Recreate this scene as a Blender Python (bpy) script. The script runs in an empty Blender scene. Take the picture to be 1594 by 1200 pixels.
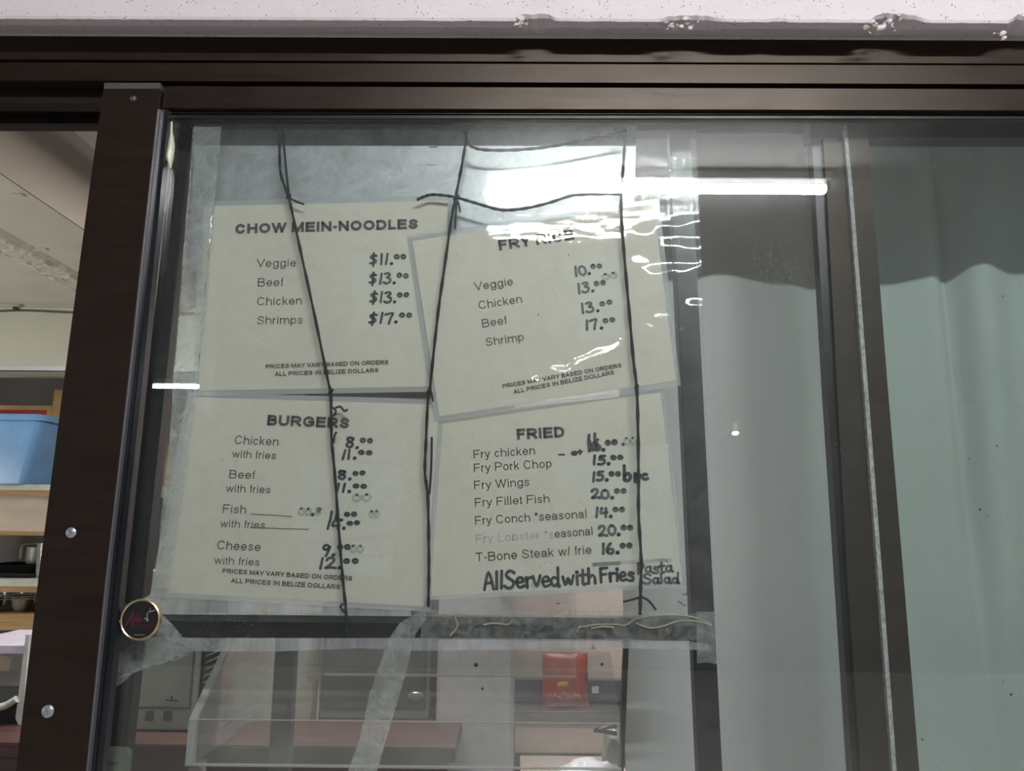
import bpy, bmesh, math, random
from mathutils import Vector, Matrix, noise as mnoise

random.seed(7)
SC = bpy.context.scene
COL = SC.collection

# ------------------------------------------------------------------ camera
F = 1130.0                                    # focal length in pixels of the 1594 x 1200 frame
CAM = Vector((0.0, -0.85, 1.5))
wz = Vector((53, 6081, -1130)).normalized()   # world axes seen from the camera
wx = Vector((1, -0.0076, 0.006)); wx = (wx - wx.dot(wz) * wz).normalized()
wy = wz.cross(wx).normalized()
ROT = Matrix((wx, wy, wz))
cd = bpy.data.cameras.new('camera'); cam = bpy.data.objects.new('camera', cd); COL.objects.link(cam)
cam.matrix_world = Matrix.Translation(CAM) @ ROT.to_4x4()
cd.sensor_width = 36.0; cd.lens = F / 1594 * 36.0; cd.clip_start = 0.02; cd.clip_end = 100
SC.camera = cam

# ------------------------------------------------------------------ world, lights, exposure
w = bpy.data.worlds.new('world'); SC.world = w; w.use_nodes = True
w.node_tree.nodes['Background'].inputs[0].default_value = (0.86, 0.90, 1.0, 1)
w.node_tree.nodes['Background'].inputs[1].default_value = 1.1
SC.view_settings.view_transform = 'Standard'; SC.view_settings.look = 'None'
SC.view_settings.gamma = 1; SC.view_settings.exposure = 0.08
SC.view_settings.use_curve_mapping = False
SC.cycles.transparent_max_bounces = 32
TUBE_STRENGTH = 330.0

def area_light(name, loc, size, size_y, power, color, aim):
    ld = bpy.data.lights.new(name, 'AREA'); ld.shape = 'RECTANGLE'; ld.size = size; ld.size_y = size_y
    ld.energy = power; ld.color = color
    o = bpy.data.objects.new(name, ld); COL.objects.link(o); o.location = loc
    o.rotation_euler = (Vector(aim) - Vector(loc)).to_track_quat('-Z', 'Y').to_euler()
    return o
# ceiling lamps of the kitchen, above and behind the window head
area_light('kitchen_ceiling_lamp', (-0.9, 1.4, 2.74), 1.2, 0.15, 24, (1.0, 0.97, 0.90), (-0.5, 1.5, 0))
area_light('kitchen_rear_lamp', (-2.5, 1.3, 2.42), 0.15, 0.9, 4, (1.0, 0.96, 0.88), (-2.4, 1.6, 0))

area_light('kitchen_worktop_fill', (-0.2, 1.15, 2.70), 1.2, 0.12, 23, (1.0, 0.95, 0.92), (-0.2, 1.7, 0.5)).data.spread = math.radians(110)  # added fill, no such lamp known: brightens the low part of the kitchen

area_light('kitchen_beam_fill', (-3.2, 1.0, 1.1), 0.2, 1.0, 20, (1.0, 0.97, 0.90), (-2.0, 1.9, 2.5))  # added fill from out of view, lights the underside of the boxed beam

# ------------------------------------------------------------------ pixel <-> place helpers
def ray(px, py):
    v = Vector(((px - 797) / F, (600 - py) / F, -1.0))
    return ROT @ v
def P(px, py, Y):                             # where the sight line of a pixel meets the upright plane at depth Y
    d = ray(px, py); return CAM + d * ((Y - CAM.y) / d.y)
def PX(px, py, X):
    d = ray(px, py); return CAM + d * ((X - CAM.x) / d.x)
def PZ(px, py, Z):
    d = ray(px, py); return CAM + d * ((Z - CAM.z) / d.z)
def lerp(a, b, t): return a + (b - a) * t
def line(pts, y):                             # x of a traced near-vertical edge [(x, y), ...] at row y
    if y <= pts[0][1]: a, b = pts[0], pts[1]
    elif y >= pts[-1][1]: a, b = pts[-2], pts[-1]
    else:
        for a, b in zip(pts, pts[1:]):
            if a[1] <= y <= b[1]: break
    return lerp(a[0], b[0], (y - a[1]) / (b[1] - a[1]))

# ------------------------------------------------------------------ mesh builder
class MB:
    def __init__(s): s.v = []; s.f = []
    def add(s, vs, fs):
        n = len(s.v); s.v += [tuple(v) for v in vs]; s.f += [tuple(i + n for i in f) for f in fs]
        return s
    def box(s, a, b):
        x0, y0, z0 = a; x1, y1, z1 = b
        vs = [(x0,y0,z0),(x1,y0,z0),(x1,y1,z0),(x0,y1,z0),(x0,y0,z1),(x1,y0,z1),(x1,y1,z1),(x0,y1,z1)]
        return s.add(vs, [(0,3,2,1),(4,5,6,7),(0,1,5,4),(1,2,6,5),(2,3,7,6),(3,0,4,7)])
    def prism(s, poly, d):                    # polygon of 3-D points pushed along vector d
        n = len(poly); d = Vector(d)
        vs = [Vector(p) for p in poly] + [Vector(p) + d for p in poly]
        fs = [tuple(range(n)), tuple(range(2*n-1, n-1, -1))]
        fs += [(i, i + n, (i+1) % n + n, (i+1) % n) for i in range(n)]
        return s.add(vs, fs)
    def pq(s, pix, Y, depth):                 # pixels traced on plane Y, pushed into depth
        return s.prism([P(x, y, Y) for x, y in pix], (0, depth, 0))
    def tube(s, pts, r, n=6, cap=True):
        pts = [Vector(p) for p in pts]; m = len(pts); rs = r if isinstance(r, (list, tuple)) else [r] * m
        vs = []; up = None
        for i, p in enumerate(pts):
            t = (pts[min(i+1, m-1)] - pts[max(i-1, 0)])
            t = t.normalized() if t.length > 1e-9 else Vector((0, 0, 1))
            if up is None:
                up = t.orthogonal().normalized()
            up = (up - up.dot(t) * t).normalized(); sd = t.cross(up)
            for k in range(n):
                a = 2 * math.pi * k / n
                vs.append(p + (up * math.cos(a) + sd * math.sin(a)) * rs[i])
        fs = [(i*n + k, i*n + (k+1) % n, (i+1)*n + (k+1) % n, (i+1)*n + k) for i in range(m-1) for k in range(n)]
        if cap: fs += [tuple(range(n-1, -1, -1)), tuple((m-1)*n + k for k in range(n))]
        return s.add(vs, fs)
    def lathe(s, prof, c, n=28, axis='Z'):    # profile (radius, height) around an axis through c
        c = Vector(c); vs = []; m = len(prof)
        for r, h in prof:
            for k in range(n):
                a = 2 * math.pi * k / n
                if axis == 'Z': q = Vector((r*math.cos(a), r*math.sin(a), h))
                elif axis == 'Y': q = Vector((r*math.cos(a), h, r*math.sin(a)))
                else: q = Vector((h, r*math.cos(a), r*math.sin(a)))
                vs.append(c + q)
        fs = [(i*n + k, i*n + (k+1) % n, (i+1)*n + (k+1) % n, (i+1)*n + k) for i in range(m-1) for k in range(n)]
        if prof[0][0] > 1e-6: fs.append(tuple(range(n-1, -1, -1)))
        if prof[-1][0] > 1e-6: fs.append(tuple((m-1)*n + k for k in range(n)))
        return s.add(vs, fs)
    def ball(s, c, r, n=10, m=6, sq=(1, 1, 1)):
        vs = []; c = Vector(c)
        for i in range(m + 1):
            th = math.pi * i / m
            for k in range(n):
                a = 2 * math.pi * k / n
                vs.append(c + Vector((r*sq[0]*math.sin(th)*math.cos(a), r*sq[1]*math.sin(th)*math.sin(a), r*sq[2]*math.cos(th))))
        return s.add(vs, [(i*n + k, (i+1)*n + k, (i+1)*n + (k+1) % n, i*n + (k+1) % n) for i in range(m) for k in range(n)])
    def build(s, name, mat, parent=None, smooth=False, bevel=0, **props):
        me = bpy.data.meshes.new(name); me.from_pydata(s.v, [], s.f); me.validate(); me.update()
        bm = bmesh.new(); bm.from_mesh(me); bmesh.ops.recalc_face_normals(bm, faces=bm.faces)
        if bevel:
            es = [e for e in bm.edges if len(e.link_faces) == 2 and e.calc_face_angle(0) > 0.5]
            bmesh.ops.bevel(bm, geom=es, offset=bevel, segments=2, affect='EDGES', clamp_overlap=True)
        bm.to_mesh(me); bm.free()
        if smooth:
            me.polygons.foreach_set('use_smooth', [True] * len(me.polygons))
            me.set_sharp_from_angle(angle=math.radians(40))
        o = bpy.data.objects.new(name, me); COL.objects.link(o); me.materials.append(mat)
        if parent: o.parent = parent
        for k, v in props.items(): o[k] = v
        return o

def empty(name, loc=(0, 0, 0), **props):
    # parts are written in world coordinates, so the empty keeps them there by carrying its own offset in the mesh parts
    o = bpy.data.objects.new(name, None); COL.objects.link(o); o.empty_display_size = 0.05
    for k, v in props.items(): o[k] = v
    o['_loc'] = tuple(loc)
    return o
def settle():                                 # move every empty to its thing's base and its parts back by as much
    bpy.context.view_layer.update()
    for o in list(COL.objects):
        if o.type == 'EMPTY' and '_loc' in o and o.parent is None:
            l = Vector(o['_loc']); del o['_loc']
            o.location = l
            for c in o.children:
                c.location = Vector(c.location) - l

# ------------------------------------------------------------------ materials
def new_mat(name):
    m = bpy.data.materials.new(name); m.use_nodes = True; nt = m.node_tree; nt.nodes.clear()
    out = nt.nodes.new('ShaderNodeOutputMaterial'); return m, nt, out
def N(nt, t, **k):
    n = nt.nodes.new(t)
    for a, b in k.items():
        if a in ('op', 'operation'): n.operation = b
        elif a == 'blend': n.blend_type = b
        else: setattr(n, a, b)
    return n
def math_n(nt, op, a, b=None, clamp=False):
    n = nt.nodes.new('ShaderNodeMath'); n.operation = op; n.use_clamp = clamp
    for i, v in enumerate((a, b)):
        if v is None: continue
        if isinstance(v, (int, float)): n.inputs[i].default_value = v
        else: nt.links.new(v, n.inputs[i])
    return n.outputs[0]
def ramp(nt, src, stops):
    r = nt.nodes.new('ShaderNodeValToRGB'); e = r.color_ramp.elements
    while len(e) < len(stops): e.new(0.5)
    for k, (p, c) in enumerate(stops):
        e[k].position = p; e[k].color = (*c, 1) if len(c) == 3 else c
    nt.links.new(src, r.inputs[0]); return r.outputs[0]
def noise(nt, scale, detail=4, rough=0.55, coord='Object', stretch=None, dist=0.0):
    tc = nt.nodes.new('ShaderNodeTexCoord'); n = nt.nodes.new('ShaderNodeTexNoise')
    n.inputs['Scale'].default_value = scale; n.inputs['Detail'].default_value = detail; n.inputs['Roughness'].default_value = rough
    n.inputs['Distortion'].default_value = dist
    if stretch:
        mp = nt.nodes.new('ShaderNodeMapping'); mp.inputs['Scale'].default_value = stretch
        nt.links.new(tc.outputs[coord], mp.inputs[0]); nt.links.new(mp.outputs[0], n.inputs['Vector'])
    else: nt.links.new(tc.outputs[coord], n.inputs['Vector'])
    return n.outputs['Fac']
def specks(nt, scale, lo, hi):                # 1 inside little dots, 0 elsewhere
    tc = nt.nodes.new('ShaderNodeTexCoord'); v = nt.nodes.new('ShaderNodeTexVoronoi'); v.inputs['Scale'].default_value = scale
    nt.links.new(tc.outputs['Object'], v.inputs['Vector'])
    return ramp(nt, v.outputs['Distance'], [(lo, (1, 1, 1)), (hi, (0, 0, 0))]), v
def mixc(nt, fac, a, b):
    m = nt.nodes.new('ShaderNodeMix'); m.data_type = 'RGBA'
    for i, v in ((0, fac), (6, a), (7, b)):
        if isinstance(v, (int, float)): m.inputs[i].default_value = v
        elif isinstance(v, tuple): m.inputs[i].default_value = (*v, 1)
        else: nt.links.new(v, m.inputs[i])
    return m.outputs[2]
def bump(nt, h, strength, dist=0.001):
    b = nt.nodes.new('ShaderNodeBump'); b.inputs['Strength'].default_value = strength; b.inputs['Distance'].default_value = dist
    nt.links.new(h, b.inputs['Height']); return b.outputs[0]

def plain(name, col, rough=0.5, metal=0.0, var=0.12, scale=30, bumps=0.1, spec=0.5, stretch=None, col2=None, detail=4):
    m, nt, out = new_mat(name); p = nt.nodes.new('ShaderNodeBsdfPrincipled')
    n = noise(nt, scale, detail, stretch=stretch)
    c2 = col2 or tuple(c * (1 - 2 * var) for c in col)
    c = ramp(nt, n, [(0.3, c2), (0.7, col)])
    nt.links.new(c, p.inputs['Base Color'])
    p.inputs['Roughness'].default_value = rough; p.inputs['Metallic'].default_value = metal
    p.inputs['Specular IOR Level'].default_value = spec
    if bumps: nt.links.new(bump(nt, n, bumps), p.inputs['Normal'])
    nt.links.new(p.outputs[0], out.inputs[0]); return m

def schlick(nt, f0, normal=None):
    g = nt.nodes.new('ShaderNodeNewGeometry'); d = nt.nodes.new('ShaderNodeVectorMath'); d.operation = 'DOT_PRODUCT'
    nt.links.new(g.outputs['Incoming'], d.inputs[0]); nt.links.new(normal or g.outputs['Normal'], d.inputs[1])
    a = math_n(nt, 'ABSOLUTE', d.outputs['Value']); b = math_n(nt, 'SUBTRACT', 1.0, a, True)
    c = math_n(nt, 'POWER', b, 5.0); e = math_n(nt, 'MULTIPLY', c, 1 - f0)
    return math_n(nt, 'ADD', e, f0, True)

def clear(name, tint, f0=0.04, rough=0.0, haze=None, haze_col=(0.8, 0.8, 0.8), nb=None, gloss_col=(1, 1, 1)):
    """see-through sheet: straight transmission + mirror reflection + a little dust or milkiness"""
    m, nt, out = new_mat(name)
    t = N(nt, 'ShaderNodeBsdfTransparent'); t.inputs[0].default_value = (*tint, 1)
    g = N(nt, 'ShaderNodeBsdfGlossy'); g.inputs['Roughness'].default_value = rough; g.inputs[0].default_value = (*gloss_col, 1)
    nrm = None
    if nb: nrm = nb(nt); nt.links.new(nrm, g.inputs['Normal'])
    mx = N(nt, 'ShaderNodeMixShader'); nt.links.new(schlick(nt, f0), mx.inputs[0])
    nt.links.new(t.outputs[0], mx.inputs[1]); nt.links.new(g.outputs[0], mx.inputs[2])
    last = mx.outputs[0]
    if haze is not None:
        d = N(nt, 'ShaderNodeBsdfDiffuse'); d.inputs[0].default_value = (*haze_col, 1)
        tr = N(nt, 'ShaderNodeBsdfTranslucent'); tr.inputs[0].default_value = (*haze_col, 1)
        dt = N(nt, 'ShaderNodeMixShader'); dt.inputs[0].default_value = 0.4
        nt.links.new(d.outputs[0], dt.inputs[1]); nt.links.new(tr.outputs[0], dt.inputs[2])
        m2 = N(nt, 'ShaderNodeMixShader')
        h = haze(nt) if callable(haze) else haze
        if isinstance(h, (int, float)): m2.inputs[0].default_value = h
        else: nt.links.new(h, m2.inputs[0])
        nt.links.new(last, m2.inputs[1]); nt.links.new(dt.outputs[0], m2.inputs[2]); last = m2.outputs[0]
    nt.links.new(last, out.inputs[0]); return m

def glass_dust(base, amount, scale=170):
    def h(nt):
        s, v = specks(nt, scale, 0.05, 0.16)
        gate = ramp(nt, noise(nt, 14, 5), [(0.5, (0, 0, 0)), (0.72, (1, 1, 1))])
        a = math_n(nt, 'MULTIPLY', s, gate)
        wipe = ramp(nt, noise(nt, 5, 6, 0.65, stretch=(1, 1, 0.35), dist=0.6), [(0.35, (0.25,) * 3), (0.75, (1,) * 3)])
        return math_n(nt, 'ADD', math_n(nt, 'MULTIPLY', a, amount), math_n(nt, 'MULTIPLY', wipe, base), True)
    return h

M = {}
M['black0'] = plain('fly_speck', (0.02, 0.018, 0.016), 0.7)
def bronze(name, col, rough):
    m, nt, out = new_mat(name); p = nt.nodes.new('ShaderNodeBsdfPrincipled')
    n = noise(nt, 9, 6, 0.6, stretch=(1, 1, 5)); s, v = specks(nt, 260, 0.03, 0.1)
    gate = ramp(nt, noise(nt, 18, 3), [(0.58, (0, 0, 0)), (0.68, (1, 1, 1))])
    c = ramp(nt, n, [(0.3, tuple(x * 0.75 for x in col)), (0.72, tuple(x * 1.25 for x in col))])
    c = mixc(nt, math_n(nt, 'MULTIPLY', math_n(nt, 'MULTIPLY', s, gate), 0.6), c, (0.22, 0.20, 0.18))
    nt.links.new(c, p.inputs['Base Color'])
    r = ramp(nt, noise(nt, 30, 4, stretch=(0.5, 1, 3)), [(0.3, (rough - 0.05,) * 3), (0.7, (rough + 0.08,) * 3)])
    nt.links.new(r, p.inputs['Roughness']); p.inputs['Specular IOR Level'].default_value = 0.36; p.inputs['Specular Tint'].default_value = (1.0, 0.86, 0.72, 1)
    nt.links.new(p.outputs[0], out.inputs[0]); return m
M['bronze'] = bronze('bronze_aluminium', (0.011, 0.006, 0.0045), 0.37)
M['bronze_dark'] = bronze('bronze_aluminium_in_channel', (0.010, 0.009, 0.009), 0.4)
M['bronze_worn'] = bronze('worn_bronze_aluminium', (0.026, 0.021, 0.017), 0.45)
M['gasket'] = plain('black_rubber', (0.012, 0.014, 0.018), 0.22, var=0.2)
M['steel_edge'] = plain('scuffed_aluminium_edge', (0.30, 0.30, 0.32), 0.35, 0.7, scale=60, stretch=(1, 1, .1))
M['screw'] = plain('screw_steel', (0.40, 0.41, 0.44), 0.35, 0.6, scale=200)
M['screw_dull'] = plain('dull_screw_steel', (0.12, 0.11, 0.11), 0.45, 0.5, scale=200)
M['pile'] = plain('grey_pile_strip', (0.50, 0.50, 0.50), 0.8, var=0.3, scale=220, bumps=0.5, stretch=(1, 1, .6))
M['glass'] = clear('window_glass', (0.93, 0.955, 0.945), 0.075, 0.0, glass_dust(0.018, 0.8, 210), (0.62, 0.65, 0.66))
M['glass_rear'] = clear('green_tinted_glass', (0.945, 0.985, 0.968), 0.05, 0.0, glass_dust(0.05, 0.35), (0.42, 0.48, 0.45))
M['grille'] = plain('dark_painted_grille', (0.018, 0.018, 0.017), 0.36, var=0.25, scale=60, bumps=0.3)
M['cord'] = plain('black_cord', (0.012, 0.014, 0.016), 0.7, scale=400, bumps=0.6)
M['paper'] = plain('cream_menu_paper', (0.66, 0.615, 0.53), 0.55, scale=6, bumps=0.02, col2=(0.62, 0.58, 0.50))
M['patch'] = plain('cream_paper_patch', (0.67, 0.635, 0.56), 0.5, scale=9, bumps=0.0, col2=(0.64, 0.61, 0.54))
M['ink'] = plain('printed_ink', (0.050, 0.050, 0.046), 0.6, scale=80, bumps=0)
M['ink_thin'] = plain('printed_ink_thin', (0.075, 0.075, 0.070), 0.6, scale=80, bumps=0)
M['ink_ghost'] = plain('ink_showing_through_patch', (0.50, 0.495, 0.46), 0.6, scale=60, bumps=0)
M['marker'] = plain('black_marker', (0.022, 0.022, 0.030), 0.45, scale=150, bumps=0, col2=(0.05, 0.05, 0.058))
M['marker_grey'] = plain('faded_marker', (0.12, 0.12, 0.13), 0.5, scale=150, bumps=0)
M['red_ink'] = plain('red_ink', (0.45, 0.05, 0.05), 0.5, bumps=0)
M['laminate'] = clear('laminate_border', (0.93, 0.94, 0.95), 0.05, 0.12, 0.30, (0.80, 0.82, 0.84))
def film_bump(nt):
    return bump(nt, noise(nt, 160, 5, 0.65, dist=0.8), 0.07, 0.001)
def film_haze(nt):
    return ramp(nt, noise(nt, 26, 6, 0.65, dist=1.0), [(0.35, (0.02,) * 3), (0.80, (0.13,) * 3)])
M['film'] = clear('clear_plastic_film', (0.97, 0.97, 0.965), 0.045, 0.02, film_haze, (0.75, 0.76, 0.76), film_bump)
def flap_haze(nt):
    return ramp(nt, noise(nt, 30, 6, 0.7, dist=1.5), [(0.3, (0.16,) * 3), (0.75, (0.50,) * 3)])
M['flap'] = clear('crumpled_plastic_film', (0.92, 0.93, 0.93), 0.08, 0.10, flap_haze, (0.72, 0.75, 0.75), film_bump)
def wrap_haze(nt):
    return ramp(nt, noise(nt, 60, 6, 0.7, dist=1.5), [(0.4, (0.05,) * 3), (0.72, (0.38,) * 3)])
M['wrap'] = clear('crinkled_clear_wrap', (0.95, 0.95, 0.94), 0.07, 0.06, wrap_haze, (0.70, 0.71, 0.69), film_bump)
def tape_haze(nt):
    return ramp(nt, noise(nt, 40, 4, 0.6, stretch=(1, 1, .3)), [(0.3, (0.26,) * 3), (0.75, (0.72,) * 3)])
M['tape'] = clear('milky_plastic_hem', (0.9, 0.9, 0.92), 0.06, 0.2, tape_haze, (0.74, 0.75, 0.79))
def acr_haze(nt):
    s, v = specks(nt, 300, 0.05, 0.2)
    n = ramp(nt, noise(nt, 20, 6, 0.7), [(0.4, (0.07,) * 3), (0.8, (0.20,) * 3)])
    return math_n(nt, 'ADD', math_n(nt, 'MULTIPLY', s, 0.1), n, True)
M['acrylic'] = clear('scratched_acrylic', (0.95, 0.955, 0.95), 0.06, 0.04, acr_haze, (0.62, 0.62, 0.62))
M['acrylic_edge'] = clear('frosted_acrylic_edge', (0.8, 0.8, 0.8), 0.06, 0.3, 0.55, (0.66, 0.67, 0.66))
def sheet_metal():
    m, nt, out = new_mat('galvanised_sheet'); p = nt.nodes.new('ShaderNodeBsdfPrincipled')
    n = noise(nt, 24, 10, 0.85, dist=0.5)
    nt.links.new(ramp(nt, n, [(0.34, (0.33, 0.335, 0.33)), (0.66, (0.58, 0.60, 0.645))]), p.inputs['Base Color'])
    nt.links.new(ramp(nt, n, [(0.3, (0.36,) * 3), (0.7, (0.5,) * 3)]), p.inputs['Roughness'])
    p.inputs['Metallic'].default_value = 0.5
    nt.links.new(bump(nt, noise(nt, 7, 4, 0.5, stretch=(.3, 1, 1.6)), 0.35, 0.01), p.inputs['Normal'])
    nt.links.new(p.outputs[0], out.inputs[0]); return m
M['sheet'] = sheet_metal()
def concrete():
    m, nt, out = new_mat('whitewashed_concrete'); p = nt.nodes.new('ShaderNodeBsdfPrincipled')
    n = noise(nt, 5, 8, 0.65); s, v = specks(nt, 230, 0.14, 0.26)
    gate = ramp(nt, noise(nt, 70, 4, 0.7), [(0.50, (0, 0, 0)), (0.58, (1, 1, 1))])
    c = ramp(nt, n, [(0.3, (0.50, 0.455, 0.475)), (0.7, (0.575, 0.53, 0.55))])
    c = mixc(nt, math_n(nt, 'MULTIPLY', s, gate), c, (0.14, 0.12, 0.12))
    nt.links.new(c, p.inputs['Base Color']); p.inputs['Roughness'].default_value = 0.9
    h = math_n(nt, 'SUBTRACT', noise(nt, 90, 6, 0.7), math_n(nt, 'MULTIPLY', s, gate))
    nt.links.new(bump(nt, h, 0.5, 0.0015), p.inputs['Normal'])
    nt.links.new(p.outputs[0], out.inputs[0]); return m
M['concrete'] = concrete()
def plaster(name, c1, c2, b=0.2, sc=12):
    return plain(name, c1, 0.85, scale=sc, bumps=b, col2=c2, detail=7)
M['plaster_grey'] = plaster('grey_raw_plaster', (0.36, 0.33, 0.29), (0.28, 0.25, 0.22), 0.3, 25)
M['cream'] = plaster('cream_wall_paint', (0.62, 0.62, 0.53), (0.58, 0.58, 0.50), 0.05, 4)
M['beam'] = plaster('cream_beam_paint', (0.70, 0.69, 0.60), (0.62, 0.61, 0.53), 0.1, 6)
M['beam_shade'] = plaster('shaded_beam_brown', (0.24, 0.205, 0.18), (0.22, 0.19, 0.165), 0.05, 4)  # shade on the beam's side, put into the colour
M['mauve'] = plaster('grey_mauve_wall', (0.24, 0.22, 0.22), (0.20, 0.18, 0.18), 0.05, 4)
M['ceil'] = plaster('white_ceiling_paint', (0.66, 0.65, 0.64), (0.60, 0.59, 0.58), 0.05, 3)
M['porch'] = plaster('grey_porch_ceiling', (0.16, 0.16, 0.155), (0.13, 0.13, 0.125), 0.05, 3)
M['floor'] = plaster('grey_cement_floor', (0.30, 0.29, 0.27), (0.22, 0.21, 0.20), 0.2, 5)
M['street'] = plaster('pale_bounce_ground', (0.66, 0.62, 0.57), (0.58, 0.55, 0.50), 0.1, 3)
M['far_wall'] = plaster('dim_reflection_wall', (0.13, 0.13, 0.125), (0.09, 0.09, 0.09), 0.1, 2)
M['outer'] = plaster('outer_wall_render', (0.62, 0.59, 0.60), (0.52, 0.49, 0.50), 0.3, 9)
M['card'] = plain('cardboard', (0.56, 0.36, 0.17), 0.8, scale=15, col2=(0.48, 0.30, 0.13))
M['card_in'] = plain('cardboard_flap', (0.50, 0.30, 0.13), 0.8, scale=15)
M['red_print'] = plain('red_print', (0.42, 0.045, 0.05), 0.6)
M['blue_print'] = plain('blue_print', (0.05, 0.07, 0.32), 0.6)
M['tub'] = plain('blue_plastic', (0.17, 0.36, 0.66), 0.35, scale=9, var=0.1, bumps=0)
M['wood'] = plain('weathered_wood', (0.40, 0.30, 0.22), 0.7, scale=8, stretch=(.6, 1, 9), col2=(0.26, 0.18, 0.13), detail=7)
M['wood_edge'] = plain('ochre_wood_edge', (0.36, 0.23, 0.10), 0.7, scale=12, stretch=(.4, 1, 8), col2=(0.22, 0.13, 0.06))
M['shelf_top'] = plain('grey_shelf_laminate', (0.46, 0.47, 0.42), 0.6, scale=20)
M['red_wood'] = plain('red_brown_painted_wood', (0.085, 0.036, 0.030), 0.5, scale=9, stretch=(.5, 5, 6), col2=(0.028, 0.012, 0.011), detail=7)
M['dark_wood'] = plain('dark_brown_wood', (0.055, 0.032, 0.027), 0.5, scale=10, stretch=(.5, 1, 5), detail=6)
M['steel'] = plain('brushed_steel', (0.50, 0.50, 0.48), 0.28, 0.85, scale=12, stretch=(.3, 1, 8))
M['steel_dull'] = plain('dull_grey_green_enamel', (0.34, 0.36, 0.32), 0.45, 0.2, scale=7, col2=(0.24, 0.26, 0.22), detail=7)
M['enamel_dark'] = plain('dark_grey_enamel', (0.075, 0.082, 0.070), 0.35, scale=7, detail=6)
M['black'] = plain('black_plastic', (0.010, 0.010, 0.012), 0.35)
M['white_enamel'] = plain('white_enamel', (0.70, 0.69, 0.74), 0.35, scale=4, var=0.05, bumps=0)
M['pink_wall'] = plaster('pinkish_wall', (0.62, 0.52, 0.48), (0.56, 0.46, 0.43), 0.03, 4)
M['grey_bar'] = plain('grey_green_painted_metal', (0.10, 0.105, 0.088), 0.5, scale=20)
M['brown_trim'] = plain('brown_trim_wood', (0.055, 0.045, 0.036), 0.6, scale=25, stretch=(1, 1, .3))
M['white_paint'] = plain('white_painted_metal', (0.50, 0.51, 0.48), 0.5, scale=20)
M['lilac'] = plain('lilac_plastic_sheet', (0.50, 0.46, 0.56), 0.5)
M['red_pack'] = plain('red_packet', (0.55, 0.07, 0.05), 0.35, scale=30, var=0.2, bumps=0.3)
M['yellow'] = plain('yellow_print', (0.65, 0.42, 0.08), 0.5)
M['gold'] = plain('brass_ring', (0.62, 0.50, 0.30), 0.28, 0.85, scale=80, bumps=0)
M['badge_black'] = plain('badge_black', (0.004, 0.003, 0.004), 0.5, scale=60, bumps=0)
M['badge_red'] = plain('badge_red', (0.16, 0.012, 0.03), 0.5, bumps=0)
M['badge_grey'] = plain('badge_grey', (0.42, 0.40, 0.40), 0.5, bumps=0)
M['glue'] = plain('yellowed_silicone', (0.50, 0.50, 0.36), 0.35, scale=50)
M['tan_glue'] = plain('dried_tape_glue', (0.42, 0.38, 0.30), 0.5, scale=90)
M['khaki'] = plain('khaki_plastic_clip', (0.14, 0.16, 0.12), 0.4)
def curtain_mat():
    m, nt, out = new_mat('white_cotton_curtain')
    n = noise(nt, 5, 5, 0.6, stretch=(1, 1, .4)); c = ramp(nt, n, [(0.3, (0.53, 0.53, 0.525)), (0.7, (0.60, 0.60, 0.60))])
    d = N(nt, 'ShaderNodeBsdfDiffuse'); t = N(nt, 'ShaderNodeBsdfTranslucent'); mx = N(nt, 'ShaderNodeMixShader'); mx.inputs[0].default_value = 0.10
    nt.links.new(c, d.inputs[0]); nt.links.new(c, t.inputs[0])
    nt.links.new(bump(nt, noise(nt, 18, 5, stretch=(1, 1, .5)), 0.25, 0.003), d.inputs['Normal'])
    nt.links.new(d.outputs[0], mx.inputs[1]); nt.links.new(t.outputs[0], mx.inputs[2]); nt.links.new(mx.outputs[0], out.inputs[0]); return m
M['curtain'] = curtain_mat()
def emit(name, col, s):
    m, nt, out = new_mat(name); e = N(nt, 'ShaderNodeEmission'); e.inputs[0].default_value = (*col, 1); e.inputs[1].default_value = s
    nt.links.new(e.outputs[0], out.inputs[0]); return m
M['tube'] = emit('lit_tube', (0.99, 0.985, 1.0), TUBE_STRENGTH)
M['far_tube'] = emit('lit_far_tube', (0.85, 0.95, 1.0), 16)
M['bulb'] = emit('lit_bulb', (1.0, 0.86, 0.55), 24)

# ================================================================== THE SETTING
STRUCT = dict(kind='structure')
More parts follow.
